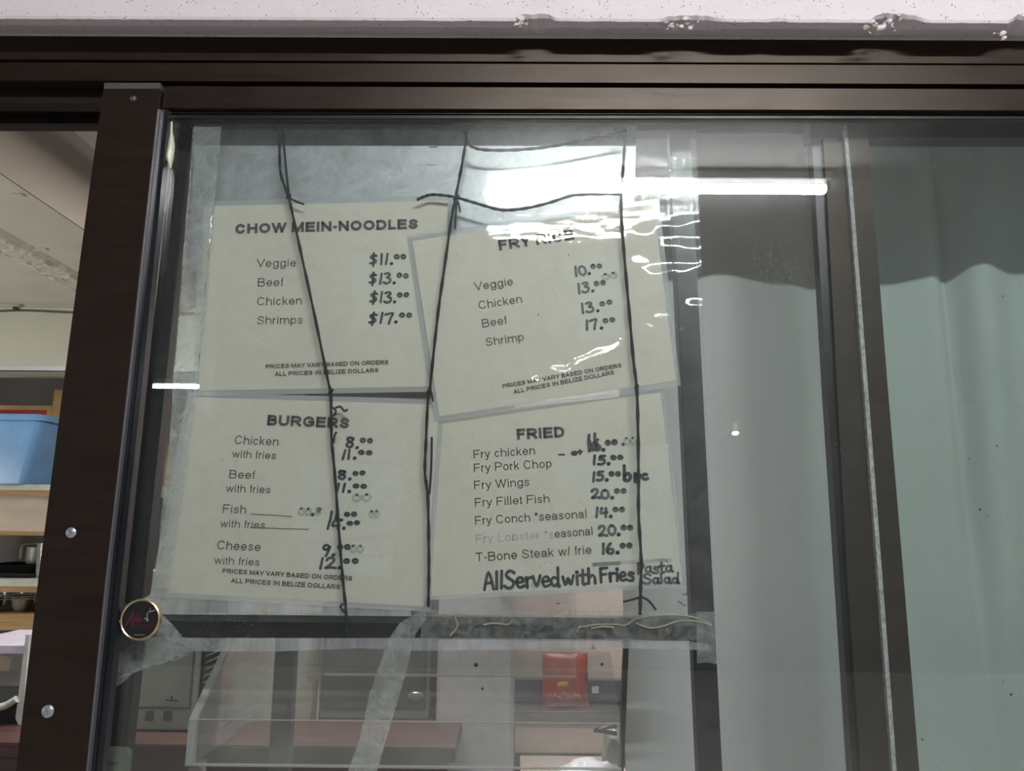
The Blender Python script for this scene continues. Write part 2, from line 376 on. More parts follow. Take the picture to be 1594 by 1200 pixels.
# --- concrete wall over the window: chipped lower edge, soffit back to the frame
YF = -0.045
def build_lintel():
    n = 620; x0, x1 = -1.9, 2.3; vs = []; fs = []; rows = 9
    edge = lambda px: lerp(29.0, 36.0, px / 1594)
    back = lambda px: lerp(58.5, 62.5, px / 1594)
    chips = [(826, 34, 9, .020), (1062, 52, 7, .022), (1190, 20, 2, .004), (1372, 46, 13, .024), (1585, 50, 14, .03)]
    for i in range(n + 1):
        X = lerp(x0, x1, i / n)
        zf = P(797, edge(797), YF).z; zb = P(797, back(797), 0.0).z
        # pixel column of this X on the wall, for the small slopes of both edges
        px = 797 + F * X / 0.93
        zf += (0.0) ; lift = 0.0; rec = 0.0
        for c, wd, h, r in chips:
            t = abs(px - c) / wd
            if t < 1:
                k = min(1, (1 - t) * (1.6 if px > c else 3.2)) ** 1.2 * (0.8 + 0.45 * mnoise.noise(Vector((px * .09, c, 0))) + .25 * mnoise.noise(Vector((px * .3, c, 0))))
                lift = max(lift, h * k / 1250); rec = max(rec, r * k)
        rag = mnoise.noise(Vector((X * 90, 0, 3))) * .0007 + mnoise.noise(Vector((X * 300, 5, 3))) * .0006
        zs = max(zf, zb) * 0 + zf
        e = zs + rag
        ey = YF + .0015
        prof = [(YF, 2.74), (YF, e + .05), (YF, e + lift + .004), (ey + rec * .15, e + lift + .0008),
                (lerp(ey, 0, .25) + rec * .35, e + lift * .55 + mnoise.noise(Vector((X * 160, 1, 9))) * (.0022 if lift > .001 else .0002)),
                (lerp(ey, 0, .55) + rec * .2, lerp(e, zb, .5) + lift * .12 + mnoise.noise(Vector((X * 200, 2, 9))) * (.0016 if lift > .001 else .0002)),
                (-.006, zb + rag * .3), (.14, zb), (.14, 2.74)]
        vs += [(X, y, z) for y, z in prof]
    for i in range(n):
        for k in range(rows - 1):
            a = i * rows + k; fs.append((a, a + rows, a + rows + 1, a + 1))
        fs.append((i * rows + rows - 1, (i + 1) * rows + rows - 1, (i + 1) * rows, i * rows))
    fs.append(tuple(range(rows))); fs.append(tuple(n * rows + k for k in range(rows - 1, -1, -1)))
    mb = MB(); mb.add(vs, fs)
    return mb.build('lintel', M['concrete'], smooth=False, kind='structure', label='whitewashed concrete lintel with chipped lower edge above the window')
lintel = build_lintel()
ZB = P(797, 60.5, 0.0).z
for k in range(46):                          # loose whitewash flakes and cracks hanging in the chips
    c, wd, y0 = random.choice([(812, 16, 33), (1050, 30, 38), (1068, 22, 42), (1368, 24, 38), (1386, 16, 34), (1562, 20, 52)])
    x, y = c + random.gauss(0, wd * .5), y0 + random.gauss(0, 5); n_ = random.randint(4, 6); rr = random.uniform(1.5, 6)
    p_ = P(x, y, random.uniform(YF - .0008, YF + .006)); d_ = Vector((random.uniform(-.001, .001), .0015, random.uniform(-.002, .001)))
    poly = [p_ + Vector((math.cos(a) * rr / 1250 * random.uniform(.6, 1.4), random.uniform(-.0015, .0015), math.sin(a) * rr / 1900 * random.uniform(.6, 1.3))) for a in (2 * math.pi * i / n_ for i in range(n_))]
    MB().prism(poly, d_).build('loose_flake', M['concrete'] if k % 3 else M['plaster_grey'], lintel)
# front wall round the opening (beside and below, outside the frame)
mb = MB(); mb.box((-1.9, YF, 0), (-1.32, .14, ZB)); mb.box((1.45, YF, 0), (2.3, .14, ZB)); mb.box((-1.32, YF, 0), (1.45, .14, 1.0))
mb.build('wall_front', M['outer'], kind='structure', label='rendered outer wall around the window opening')

# --- kitchen shell
mb = MB(); mb.box((-3.4, .14, -.1), (2.3, 3.4, 0)); mb.build('floor', M['floor'], kind='structure', label='grey cement kitchen floor')
H0 = PX(121, 213, -1.5).z; H1 = PX(60, 311, -1.5).z
mb = MB(); mb.box((-3.4, .14, H0), (2.3, 3.4, H0 + .1)); mb.build('ceiling', M['ceil'], kind='structure', label='white kitchen ceiling seen past the post')
mb = MB(); mb.box((-3.4, 3.3, 0), (2.3, 3.4, H0)); mb.build('wall_back', M['mauve'], kind='structure', label='grey mauve back wall of the kitchen')
mb = MB(); mb.box((-3.5, .14, 0), (-3.4, 3.4, H0)); mb.build('wall_left', M['cream'], kind='structure', label='cream left wall of the kitchen')
mb = MB(); mb.box((2.3, .14, 0), (2.4, 3.4, H0)); mb.build('wall_right', M['cream'], kind='structure', label='cream right wall of the kitchen')
def hz(y0, y1, Y):                            # a near-level traced edge: rows at px 0 and px 1594 -> height at any X
    a = P(0, y0, Y); b = P(1594, y1, Y)
    return lambda X: a.z + (b.z - a.z) * (X - a.x) / (b.x - a.x)
def strip(mb, top, bot, Y, depth, X0, X1):
    t = hz(*top, Y); b = hz(*bot, Y)
    mb.prism([(X0, Y, b(X0)), (X1, Y, b(X1)), (X1, Y, t(X1)), (X0, Y, t(X0))], (0, depth, 0)); return mb
XL, XR = -1.32, 1.45
# bulkhead, its rough joint and the beam across the back wall
YB = PZ(60, 475, H1).y
mb = MB(); mb.box((-3.4, .14, H1), (-1.5, YB, H0))
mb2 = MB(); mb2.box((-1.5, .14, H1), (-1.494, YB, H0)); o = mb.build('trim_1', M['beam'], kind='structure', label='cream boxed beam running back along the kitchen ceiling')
mb2.build('shaded_side', M['beam_shade'], o, label='side face of the beam, its shade put into the brown beige colour')  # thin slab whose darker colour stands in for shade on this face
xa = PZ(0, 351, H1).x - .01; mb = MB(); n1, n2 = 240, 20
vs = []
for i in range(n1 + 1):
    for j in range(n2 + 1):
        y = lerp(.2, YB, i / n1); wdt = .17 + .03 * mnoise.noise(Vector((y * 5, 0, 1)))
        x = lerp(xa, xa - wdt, j / n2); e = min(j, n2 - j) / 4
        h = .020 * min(1, e) * (0.6 + .9 * abs(mnoise.noise(Vector((x * 40, y * 40, 2)))) + .5 * abs(mnoise.noise(Vector((x * 90, y * 90, 7)))))
        vs.append((x, y, H1 + .001 - h))
mb.add(vs, [(i*(n2+1)+j, i*(n2+1)+j+1, (i+1)*(n2+1)+j+1, (i+1)*(n2+1)+j) for i in range(n1) for j in range(n2)])
mb.build('rough_plaster_joint', M['beam'], o, smooth=True, label='rough lumpy plaster joint')
mb = MB()
for (x, y, L) in ((28, 205 + 180, .10), (140, 418, .16), (18, 300, .03), (118, 382, .05)):
    p = PZ(x, y, H1); mb.box((p.x, p.y, H1 - .006), (p.x + L, p.y + .02, H1 + .001))
mb.build('plaster_drip', M['beam'], o)
ZC = P(80, 577, YB).z
mb = MB(); mb.box((-3.4, YB, ZC), (2.3, YB + .18, H0)); o = mb.build('trim_2', M['cream'], kind='structure', label='deep cream beam across the back of the kitchen')
mb = MB(); mb.box((-3.4, YB - .006, H1 - .045), (-1.2, YB, H1 - .012)); mb.build('ledge', M['beam'], o)
mb = MB(); mb.tube([(lerp(-3.3, -1.3, k / 30), YB - .012, H1 - .03 - .008 * math.sin(k / 30 * math.pi * 4) ** 2) for k in range(31)], .004)
mb.tube([P(98 / 2.857 - 10, 478, YB - .02), P(98 / 2.857 - 10, 482, YB - .02)], .012); mb.build('wire', M['screw_dull'], o)
mb = MB(); mb.box((-3.4, YB - .004, ZC), (-1.0, YB + .02, ZC + .022)); mb.build('light_edge_strip', M['white_enamel'], o)

# --- window head with its tracks (fixed)
w1 = empty('window_1', (0, 0, ZB), kind='structure', label='fixed bronze aluminium head track across the top of the window')
strip(MB(), (56, 58), (92.5, 99), -.001, .03, XL, XR).build('head_strip', M['bronze'], w1)
strip(MB(), (90, 96), (127, 133), .010, .02, XL, XR).build('track_recess', M['bronze_dark'], w1)
strip(MB(), (97, 102), (125, 131), -.001, .03, XL, XR).build('head_strip', M['bronze'], w1)
mb = MB(); strip(mb, (123, 128), (160, 166), .022, .02, XL, XR)
strip(mb, (120, 120), (192, 197), .060, .02, XL, XR); mb.build('track_channel', M['bronze_dark'], w1)
strip(MB(), (156, 162), (163.5, 169), .034, .02, XL, XR).build('track_lip', M['bronze'], w1)
mb = MB(); mb.box((XL, 0, P(797, 185, 0).z - .02), (XL + .05, .1, ZB)); mb.box((XL, 0, 1.0), (XL + .05, .1, ZB)); mb.build('jamb', M['bronze'], w1)
mb = MB(); mb.box((XR - .05, 0, 1.0), (XR, .1, ZB)); mb.build('jamb', M['bronze'], w1)
mb = MB(); mb.box((XL, -.02, .985), (XR, .12, 1.02)); mb.build('sill_track', M['bronze'], w1)
# flakes of paint and dust lying on the strips
mb = MB()
for x, y in ((780, 148), (787, 152), (783, 146)): mb.pq([(x - 3, y - 1), (x + 2, y - 3), (x + 3, y), (x - 1, y + 2)], -.0018, .0008)
mb.build('paint_fleck', M['outer'], w1)

# --- front sash
YBOT = 1450
post_l = [(160.6, 140), (138.5, 300), (98.6, 600), (59.7, 900), (25, 1200)]
post_r = [(248.5, 140), (231, 300), (197.5, 600), (163, 900), (132.5, 1200)]
chan_r = [(262, 175), (250, 300), (221, 600), (189, 900), (159, 1200)]
def vstrip(mb, L, R, ys, Y, depth):
    for a, b in zip(ys, ys[1:]):
        mb.pq([(line(L, b), b), (line(R, b), b), (line(R, a), a), (line(L, a), a)], Y, depth)
    return mb
def vbar(L, R, y0, y1, Y, depth):             # one straight bar fitted to two traced edges
    return MB().pq([(line(L, y1), y1), (line(R, y1), y1), (line(R, y0), y0), (line(L, y0), y0)], Y, depth)
YP = -.012
w2 = empty('window_2', (0, 0, 1.02), kind='structure', label='front sliding sash holding the dusty clear glass in front of the menus')
vstrip(MB(), post_l, post_r, [138, 300, 600, 900, 1200, YBOT], YP, .030).build('stile', M['bronze'], w2)
MB().pq([(162, 139), (249, 139), (250, 129), (162, 129)], YP + .001, .028).build('stile_end', M['screw_dull'], w2, label='scuffed grey cut end of the sash post')
sl = [(a + .2, b) for a, b in post_r]; s2 = [(a + 4.5, b) for a, b in post_r]
vstrip(MB(), sl, s2, [170, 300, 600, 900, 1200, YBOT], YP + .002, .01).build('stile_edge', M['steel_edge'], w2, label='bright scuffed edge of the post')
e1 = [(a + 4.5, b) for a, b in post_r]; e2 = [(lerp(a + 4.5, line(chan_r, b), .48), b) for a, b in post_r]
e3 = [(lerp(a + 4.5, line(chan_r, b), .62), b) for a, b in post_r]
vstrip(MB(), e1, e2, [170, 300, 600, 900, 1200, YBOT], YP + .008, .012).build('glazing_bead', M['gasket'], w2)
vstrip(MB(), e2, e3, [170, 300, 600, 900, 1200, YBOT], YP + .0095, .01).build('glazing_bead', M['bronze_dark'], w2)
vstrip(MB(), e3, chan_r, [170, 300, 600, 900, 1200, YBOT], YP + .006, .012).build('glazing_bead', M['gasket'], w2)
XP = P(250, 150, YP).x
strip(MB(), (133, 139), (167.5, 171.5), -.004, .024, XP, XR).build('top_rail', M['bronze'], w2)
strip(MB(), (168, 172), (176, 178), .002, .014, XP, XR).build('glazing_bead', M['gasket'], w2)
strip(MB(), (176, 178), (183.5, 184.5), .0045, .010, XP, XR).build('glazing_bead', M['bronze_dark'], w2)
mb = MB(); gl = [P(line(chan_r, y) - 8, y, .006) for y in (172, YBOT)]
b0 = P(797, YBOT, .006).z
mb.prism([(gl[1].x, .006, b0), (XR - .05, .006, b0), (XR - .05, .006, gl[0].z), (gl[0].x, .006, gl[0].z)], (0, .004, 0))
mb.build('glass_pane', M['glass'], w2)
mb = MB(); a = P(133, 1450, YP); mb.box((a.x, YP, 1.02), (XR, .018, b0 + .004)); mb.build('bottom_rail', M['bronze'], w2)
for (x, y, r, mm) in ((208, 154, 5.5, 'screw_dull'), (111, 829, 8, 'screw'), (75, 1107, 9, 'screw')):
    c = P(x, y, YP); r = r / 1340
    MB().lathe([(r, 0), (r, -.0012), (r * .72, -.0026), (r * .35, -.0030), (r * .3, -.0018), (0, -.0018)], c, 20, 'Y').build('screw', M[mm], w2, smooth=True)
# dried silicone bead in the glazing corner
pts = [P(267, y, .004) for y in (190, 205, 226)]; 
MB().tube(pts + [P(264, 245, .003), P(265, 262, .003)], [.0015, .0015, .0042, .0050, .0010], 8).build('silicone_blob', M['glue'], w2, smooth=True, label='yellowed blob of silicone')
# --- rear sash, seen through the front glass
Y2 = .034
ra = [(1262, 200), (1269, 300), (1287, 600), (1307, 900), (1326.5, 1200)]
rb = [(1280, 200), (1287, 300), (1303, 600), (1319, 900), (1340, 1200)]
rc = [(1313.5, 205), (1322, 300), (1344.6, 600), (1367, 900), (1389.5, 1200)]
rd = [(1319, 205), (1328, 300), (1351, 600), (1373.8, 900), (1396, 1200)]
re_ = [(1350, 200), (1358.4, 300), (1381.7, 600), (1406.8, 900), (1431, 1200)]
w3 = empty('window_3', (0, 0, 1.02), kind='structure', label='rear sliding sash with green tinted glass at the right')
ys = [196, 300, 600, 900, 1200, YBOT]
vstrip(MB(), ra, rb, ys, Y2 + .010, .016).build('stile_return', M['grille'], w3)
vstrip(MB(), rb, rc, ys, Y2 + .004, .022).build('stile', M['bronze_worn'], w3)
vstrip(MB(), rc, rd, ys, Y2 - .002, .02).build('pile_strip', M['pile'], w3, label='pale fuzzy pile strip down the sash edge')
vstrip(MB(), rd, re_, ys, Y2, .026).build('stile', M['bronze_worn'], w3)
g = P(1345, 300, Y2); XS = P(1262, 200, Y2).x
strip(MB(), (180, 181), (212, 214), Y2 + .002, .024, XS, XR - .05).build('top_rail', M['bronze_dark'], w3)
MB().box((P(1350, 200, Y2).x, Y2 + .010, b0), (XR - .05, Y2 + .014, P(1500, 205, Y2).z)).build('glass_pane', M['glass_rear'], w3)
MB().box((P(1262, 200, Y2).x, Y2 + .001, 1.02), (XR - .05, Y2 + .024, b0 + .004)).build('bottom_rail', M['bronze_dark'], w3)

for x, y, r in ((1552, 694, 1.6), (1508, 714, 1.2), (1526, 793, 1.9), (1537, 803, 1), (1574, 1081, 1.8), (1562, 1061, 1), (1436, 1151, 1.3), (1561, 461, 1.2), (741, 1035, 3.2), (751, 1072, 2), (937, 1034, 2.4), (885, 397, 1.2), (838, 490, 1.2)):
    c = P(x, y, .0058); r /= 1340; MB().lathe([(0, -.0004), (r * .7, -.0003), (r, .0002)], c, 8, 'Y').build('dirt_speck', M['black0'], w2)
# ================================================================== INNER GRILLE FRAME
YG = .052
g_l = [(272, 200), (260, 300), (229, 600), (191, 900), (158, 1200)]
g_l2 = [(299, 200), (287, 300), (257, 600), (224, 900), (192, 1200)]
g_r = [(1042, 200), (1052, 400), (1066, 600), (1078, 900), (1090, 1200)]
g_r2 = [(1074, 200), (1086, 400), (1097.5, 600), (1110, 900), (1125, 1200)]
fr = empty('inner_frame', (0, YG, 1.02), label='dark painted square-bar frame behind the glass that carries the menus', category='frame')
vbar(g_l, g_l2, 190, YBOT, YG, .022).build('side_bar', M['grille'], fr, bevel=.0012)
vbar(g_r, g_r2, 190, YBOT, YG, .022).build('side_bar', M['grille'], fr, bevel=.0012)
MB().pq([(255, 200), (1090, 203), (1090, 184), (255, 181)], YG - .001, .022).build('top_bar', M['grille'], fr, bevel=.0012)
MB().pq([(212, 992), (1104, 998), (1104, 963), (212, 956)], YG - .001, .022).build('cross_bar', M['grille'], fr, bevel=.0012)
MB().box((P(158, 1200, YG).x - .06, YG - .001, 1.02), (P(1125, 1200, YG).x + .03, YG + .021, 1.05)).build('bottom_bar', M['grille'], fr)
# galvanised backing sheet
sh = MB().pq([(297, 420), (984, 420), (991, 196), (303, 192)], .044, .0012).build('backing_sheet', M['sheet'])
sh['label'] = 'mottled galvanised metal sheet behind the top of the menus'; sh['category'] = 'metal sheet'
# ================================================================== MENUS
def arc(cx, cy, rx, ry, a0, a1, n=18):
    return [(cx + rx * math.cos(math.radians(lerp(a0, a1, i / n))), cy + ry * math.sin(math.radians(lerp(a0, a1, i / n)))) for i in range(n + 1)]
def crom(pts, k=4):
    if len(pts) < 3: return pts
    out = []
    for i in range(len(pts) - 1):
        p0 = pts[max(i-1, 0)]; p1 = pts[i]; p2 = pts[i+1]; p3 = pts[min(i+2, len(pts)-1)]
        for j in range(k):
            t = j / k
            out.append(tuple(.5 * ((2*b) + (-a + c) * t + (2*a - 5*b + 4*c - d) * t*t + (-a + 3*b - 3*c + d) * t**3) for a, b, c, d in zip(p0, p1, p2, p3)))
    out.append(pts[-1]); return out
XH = .725                                     # a plain grotesque alphabet: centre lines, x from 0 to 1 between the side bearings
H_ = XH / 2
ARCH = [(0, .44), (.15, .64), (.5, XH), (.85, .66), (1, .46), (1, .2), (1, 0)]
S_ = [(.95, .80), (.82, .93), (.5, 1), (.2, .94), (.05, .76), (.18, .6), (.5, .5), (.84, .4), (1, .25), (.82, .06), (.5, 0), (.2, .06), (.03, .2)]
PB = [(0, 1), (.3, 1), (.62, 1), (.92, .9), (1, .73), (.92, .55), (.62, .46), (.3, .46), (0, .46)]
T_ = {
 'o': (.776, [arc(.5, H_, .5, H_, 90, 450)]), 'c': (.70, [arc(.5, H_, .5, H_, 42, 318)]), 'e': (.776, [[(.02, H_), (.98, H_)], arc(.5, H_, .5, H_, 0, 322)]),
 'n': (.776, [[(0, 0), (0, XH)], ARCH]), 'h': (.776, [[(0, 0), (0, 1)], ARCH]), 'r': (.465, [[(0, 0), (0, XH)], [(0, .42), (.25, .63), (.6, XH - .01), (.95, XH - .02)]]),
 'm': (1.16, [[(0, 0), (0, XH)], [(x * .5, y) for x, y in ARCH], [(.5 + x * .5, y) for x, y in ARCH]]),
 'b': (.776, [[(0, 0), (0, 1)], arc(.5, H_, .5, H_, 90, 450)]), 'p': (.776, [[(0, -.26), (0, XH)], arc(.5, H_, .5, H_, 90, 450)]),
 'g': (.776, [arc(.5, H_, .5, H_, 90, 450), [(1, XH), (1, .3), (1, -.04), (.88, -.2), (.5, -.25), (.15, -.2), (.03, -.1)]]),
 'a': (.776, [[(.04, .52), (.18, .67), (.5, XH), (.82, .66), (.9, .5), (.9, .3), (.9, .14), (1, 0)], [(.9, .42), (.5, .38), (.14, .33), (0, .18), (.1, .04), (.35, 0), (.68, .06), (.9, .26)]]),
 's': (.70, [[(x, y * XH) for x, y in S_]]), 't': (.388, [[(.45, .9), (.45, .6), (.45, .16), (.6, .01), (1, .0)], [(0, XH), (1, XH)]]),
 'f': (.388, [[(1, 1), (.66, .99), (.42, .84), (.42, .5), (.42, 0)], [(0, XH), (.95, XH)]]), 'i': (.31, [[(.5, 0), (.5, XH)], [(.5, .94), (.5, .955)]]), 'l': (.31, [[(.5, 0), (.5, 1)]]),
 'k': (.70, [[(0, 0), (0, 1)], [(.02, .26), (.9, XH)], [(.36, .45), (.98, 0)]]), 'w': (1.0, [[(-.05, XH), (.23, 0)], [(.23, 0), (.5, XH)], [(.5, XH), (.77, 0)], [(.77, 0), (1.05, XH)]]),
 'y': (.70, [[(-.08, XH), (.5, .02)], [(1.08, XH), (.72, .3), (.5, -.03), (.36, -.2), (.05, -.25)]]),
 'V': (.93, [[(-.08, 1), (.5, 0)], [(.5, 0), (1.08, 1)]]), 'C': (1.0, [arc(.5, .5, .5, .5, 40, 320)]), 'S': (.93, [S_]), 'O': (1.086, [arc(.5, .5, .5, .5, 90, 450, 26)]),
 'B': (.93, [[(0, 0), (0, 1)], [(0, 1), (.3, 1), (.6, 1), (.86, .92), (.92, .77), (.84, .6), (.6, .53), (.3, .53), (0, .53)], [(0, .53), (.3, .53), (.66, .53), (.94, .43), (1, .26), (.92, .09), (.66, 0), (.3, 0), (0, 0)]]),
 'F': (.853, [[(0, 0), (0, 1)], [(0, 1), (1, 1)], [(0, .51), (.86, .51)]]), 'P': (.93, [[(0, 0), (0, 1)], PB]), 'R': (1.0, [[(0, 0), (0, 1)], PB, [(.5, .45), (1.02, 0)]]),
 'W': (1.32, [[(-.04, 1), (.24, 0)], [(.24, 0), (.5, 1)], [(.5, 1), (.76, 0)], [(.76, 0), (1.04, 1)]]), 'L': (.776, [[(0, 1), (0, 0)], [(0, 0), (1, 0)]]),
 'T': (.853, [[(-.06, 1), (1.06, 1)], [(.5, 1), (.5, 0)]]), 'M': (1.16, [[(0, 0), (0, 1)], [(1, 0), (1, 1)], [(.03, 1), (.5, .04)], [(.5, .04), (.97, 1)]]), 'I': (.388, [[(.5, 0), (.5, 1)]]),
 'E': (.93, [[(0, 0), (0, 1)], [(0, 1), (1, 1)], [(0, .52), (.92, .52)], [(0, 0), (1.02, 0)]]), 'N': (1.0, [[(0, 0), (0, 1)], [(1, 0), (1, 1)], [(0, 1), (1, 0)]]),
 'D': (1.0, [[(0, 0), (0, 1)], [(0, 1), (.28, 1), (.55, .99), (.86, .85), (1, .5), (.86, .15), (.55, .01), (.28, 0), (0, 0)]]),
 'Y': (.93, [[(-.08, 1), (.5, .44)], [(1.08, 1), (.5, .44)], [(.5, .44), (.5, 0)]]), 'U': (1.0, [[(0, 1), (0, .7), (0, .35), (.14, .09), (.5, 0), (.86, .09), (1, .35), (1, .7), (1, 1)]]),
 'G': (1.086, [arc(.5, .5, .5, .5, 42, 338, 24), [(.58, .46), (1, .46)], [(1, .46), (1, .18)]]), 'A': (.93, [[(-.06, 0), (.5, 1)], [(.5, 1), (1.06, 0)], [(.16, .30), (.84, .30)]]),
 'Z': (.853, [[(0, 1), (1, 1)], [(1, .97), (0, .03)], [(0, 0), (1, 0)]]), 'H': (1.0, [[(0, 0), (0, 1)], [(1, 0), (1, 1)], [(0, .52), (1, .52)]]),
 '*': (.5, [[(.5, .68), (.5, .98)], [(.1, .74), (.9, .92)], [(.1, .92), (.9, .74)]]), '-': (.465, [[(.05, .37), (.95, .37)]]), '/': (.388, [[(0, 0), (1, 1)]]),
 '&': (.93, [[(1, 0), (.25, .75), (.4, 1), (.65, .8), (.1, .35), (.25, 0), (.7, .05), (1, .4)]]),
}
def put_text(s, p0, p1, cap, Y, mat, parent, name='menu_line', bold=0.0, label=None):
    t = {0.0: .118, .022: .205, .030: .262, .01: .15}[bold]; wide = 1.0 + (t - .118) * .9
    a = P(p0[0], p0[1], Y); b = P(p1[0], p1[1], Y); u = b - a; W = u.length; u = u / W
    v = Vector((-u.z, 0, u.x)); h = (P(p0[0], p0[1] - cap, Y) - a).length
    adv = sum((T_[c][0] * wide if c != ' ' else .388) for c in s) - .16
    k = W / adv; x = -.08; mb = MB(); tm = t * h; kx = min(k, h * 1.15) if False else k
    th = tm / k                                # stroke width in letter units across
    for c in s:
        if c == ' ': x += .388; continue
        g, strokes = T_[c]; g *= wide; sb = .075; xa = x + sb + th / 2; xb = x + g - sb - th / 2
        for st in strokes:
            pts = crom(st, 3) if len(st) < 12 else st
            q = []
            for X, Yy in pts:
                if c.islower() and c != 'l':
                    yy = t/2 + Yy / XH * (XH - t) if 0 <= Yy <= XH else (Yy + t/2 if Yy < 0 else lerp(XH - t/2, 1 - t/2, (Yy - XH) / (1 - XH)))
                else: yy = t/2 + Yy * (1 - t)
                q.append(a + u * ((xa + (xb - xa) * X) * k) + v * (yy * h))
            closed = (q[0] - q[-1]).length < 1e-6
            if not closed:                     # square ends
                d0 = (q[0] - q[1]).normalized() * tm / 2; d1 = (q[-1] - q[-2]).normalized() * tm / 2
                q[0] = q[0] + d0; q[-1] = q[-1] + d1
            m = len(q); vs = []
            for i in range(m):
                if closed and i in (0, m - 1): tg = q[1] - q[m - 2]
                else: tg = q[min(i+1, m-1)] - q[max(i-1, 0)]
                tg = tg.normalized(); nr = Vector((-tg.z, 0, tg.x)) * tm / 2; vs += [q[i] + nr, q[i] - nr]
            mb.add(vs, [(2*i, 2*i+1, 2*i+3, 2*i+2) for i in range(m-1)])
        x += g
    me = bpy.data.meshes.new(name); me.from_pydata([tuple(x) for x in mb.v], [], mb.f); me.materials.append(mat)
    o = bpy.data.objects.new(name, me); COL.objects.link(o); o.parent = parent
    if label: o['label'] = label
    return o
# hand lettering: strokes in a box of height 1
def ell(cx, cy, rx, ry, n=12, a0=90, a1=450):
    return [(cx + rx * math.cos(math.radians(lerp(a0, a1, i / n))), cy + ry * math.sin(math.radians(lerp(a0, a1, i / n)))) for i in range(n + 1)]
G = {
 '0': (.62, [ell(.3, .48, .24, .44)]), '1': (.34, [[(.2, .98), (.12, .02)]]), '2': (.66, [[(.08, .74), (.2, .96), (.44, .92), (.46, .68), (.28, .34), (.04, .04), (.3, .1), (.6, .03)]]),
 '3': (.62, [[(.1, .9), (.34, .97), (.46, .8), (.24, .56), (.48, .42), (.44, .12), (.2, .0), (.02, .12)]]),
 '4': (.66, [[(.2, .95), (.1, .5), (.3, .44), (.56, .5)], [(.5, .92), (.44, .0)]]),
 '5': (.62, [[(.52, .95), (.2, .92)], [(.2, .92), (.14, .58), (.38, .6), (.5, .36), (.34, .06), (.04, .06)]]),
 '6': (.62, [[(.36, 1.0), (.12, .6), (.08, .2), (.28, .02), (.5, .16), (.46, .42), (.24, .44), (.1, .24)]]),
 '7': (.62, [[(.06, .86), (.3, .94), (.54, .96), (.4, .5), (.3, .0)]]),
 '8': (.66, [[(.5, .84), (.26, .96), (.12, .76), (.3, .56), (.5, .32), (.38, .04), (.14, .1), (.12, .34), (.4, .58), (.54, .84), (.3, .95)]]),
 '9': (.62, [[(.48, .78), (.28, .96), (.1, .78), (.2, .56), (.46, .66), (.48, .86), (.4, .4), (.26, .0)]]),
 '$': (.68, [[(.52, .84), (.26, .9), (.12, .7), (.44, .46), (.4, .2), (.06, .16)], [(.34, 1.1), (.26, -.1)]]),
 '.': (.3, [[(.12, .04), (.16, .06)]]), 'o': (.56, [ell(.26, .24, .15, .19)]), '-': (.5, [[(.05, .3), (.4, .34)]]),
 '*': (.55, [ell(.22, .24, .17, .19), ell(.24, .26, .08, .1)]),
 'A': (.66, [[(.04, .0), (.3, 1.0), (.58, .0)], [(.12, .36), (.5, .38)]]), 'l': (.26, [[(.14, 1.0), (.1, .0)]]),
 'S': (.68, [[(.6, .86), (.36, 1.0), (.12, .82), (.26, .58), (.54, .36), (.46, .06), (.2, .0), (.02, .14)]]),
 'e': (.54, [[(.08, .3), (.44, .36), (.36, .58), (.16, .54), (.06, .28), (.2, .02), (.48, .1)]]),
 'r': (.44, [[(.1, .6), (.12, .0)], [(.12, .34), (.24, .56), (.42, .56)]]), 'v': (.5, [[(.04, .6), (.22, .02), (.46, .62)]]),
 'd': (.58, [[(.42, .4), (.2, .5), (.04, .24), (.2, .0), (.42, .14)], [(.5, 1.05), (.44, .0), (.52, .0)]]), 'w': (.66, [[(.04, .56), (.16, .02), (.32, .44), (.44, .02), (.62, .6)]]),
 'i': (.26, [[(.14, .56), (.12, .0)], [(.15, .8), (.16, .82)]]), 't': (.4, [[(.22, .94), (.18, .04), (.34, .04)], [(.02, .6), (.4, .62)]]),
 'h': (.54, [[(.12, 1.0), (.08, .0)], [(.1, .34), (.28, .54), (.42, .4), (.42, .0)]]), 'F': (.58, [[(.12, .98), (.08, .0)], [(.1, .96), (.56, 1.0)], [(.1, .52), (.46, .56)]]),
 's': (.46, [[(.42, .5), (.2, .58), (.1, .42), (.36, .24), (.3, .02), (.04, .04)]]), 'P': (.56, [[(.12, .95), (.08, .0)], [(.1, .94), (.46, .9), (.44, .56), (.12, .48)]]),
 'a': (.56, [[(.42, .5), (.18, .52), (.06, .22), (.22, .02), (.42, .2)], [(.44, .54), (.42, .12), (.54, .0)]]), 'p': (.52, [[(.12, .6), (.1, -.3)], [(.12, .5), (.38, .58), (.42, .26), (.14, .14)]]),
 'c': (.44, [[(.38, .5), (.16, .5), (.06, .2), (.2, .0), (.42, .08)]]), 'b': (.56, [[(.12, 1.0), (.08, .05)], [(.1, .34), (.34, .5), (.46, .24), (.3, .0), (.08, .06)]]),
 '+': (.4, [[(.2, .6), (.2, .0)], [(.04, .34), (.38, .36)]]), ' ': (.34, []), '@': (.5, [ell(.24, .26, .2, .22), ell(.24, .26, .1, .1)]),
}
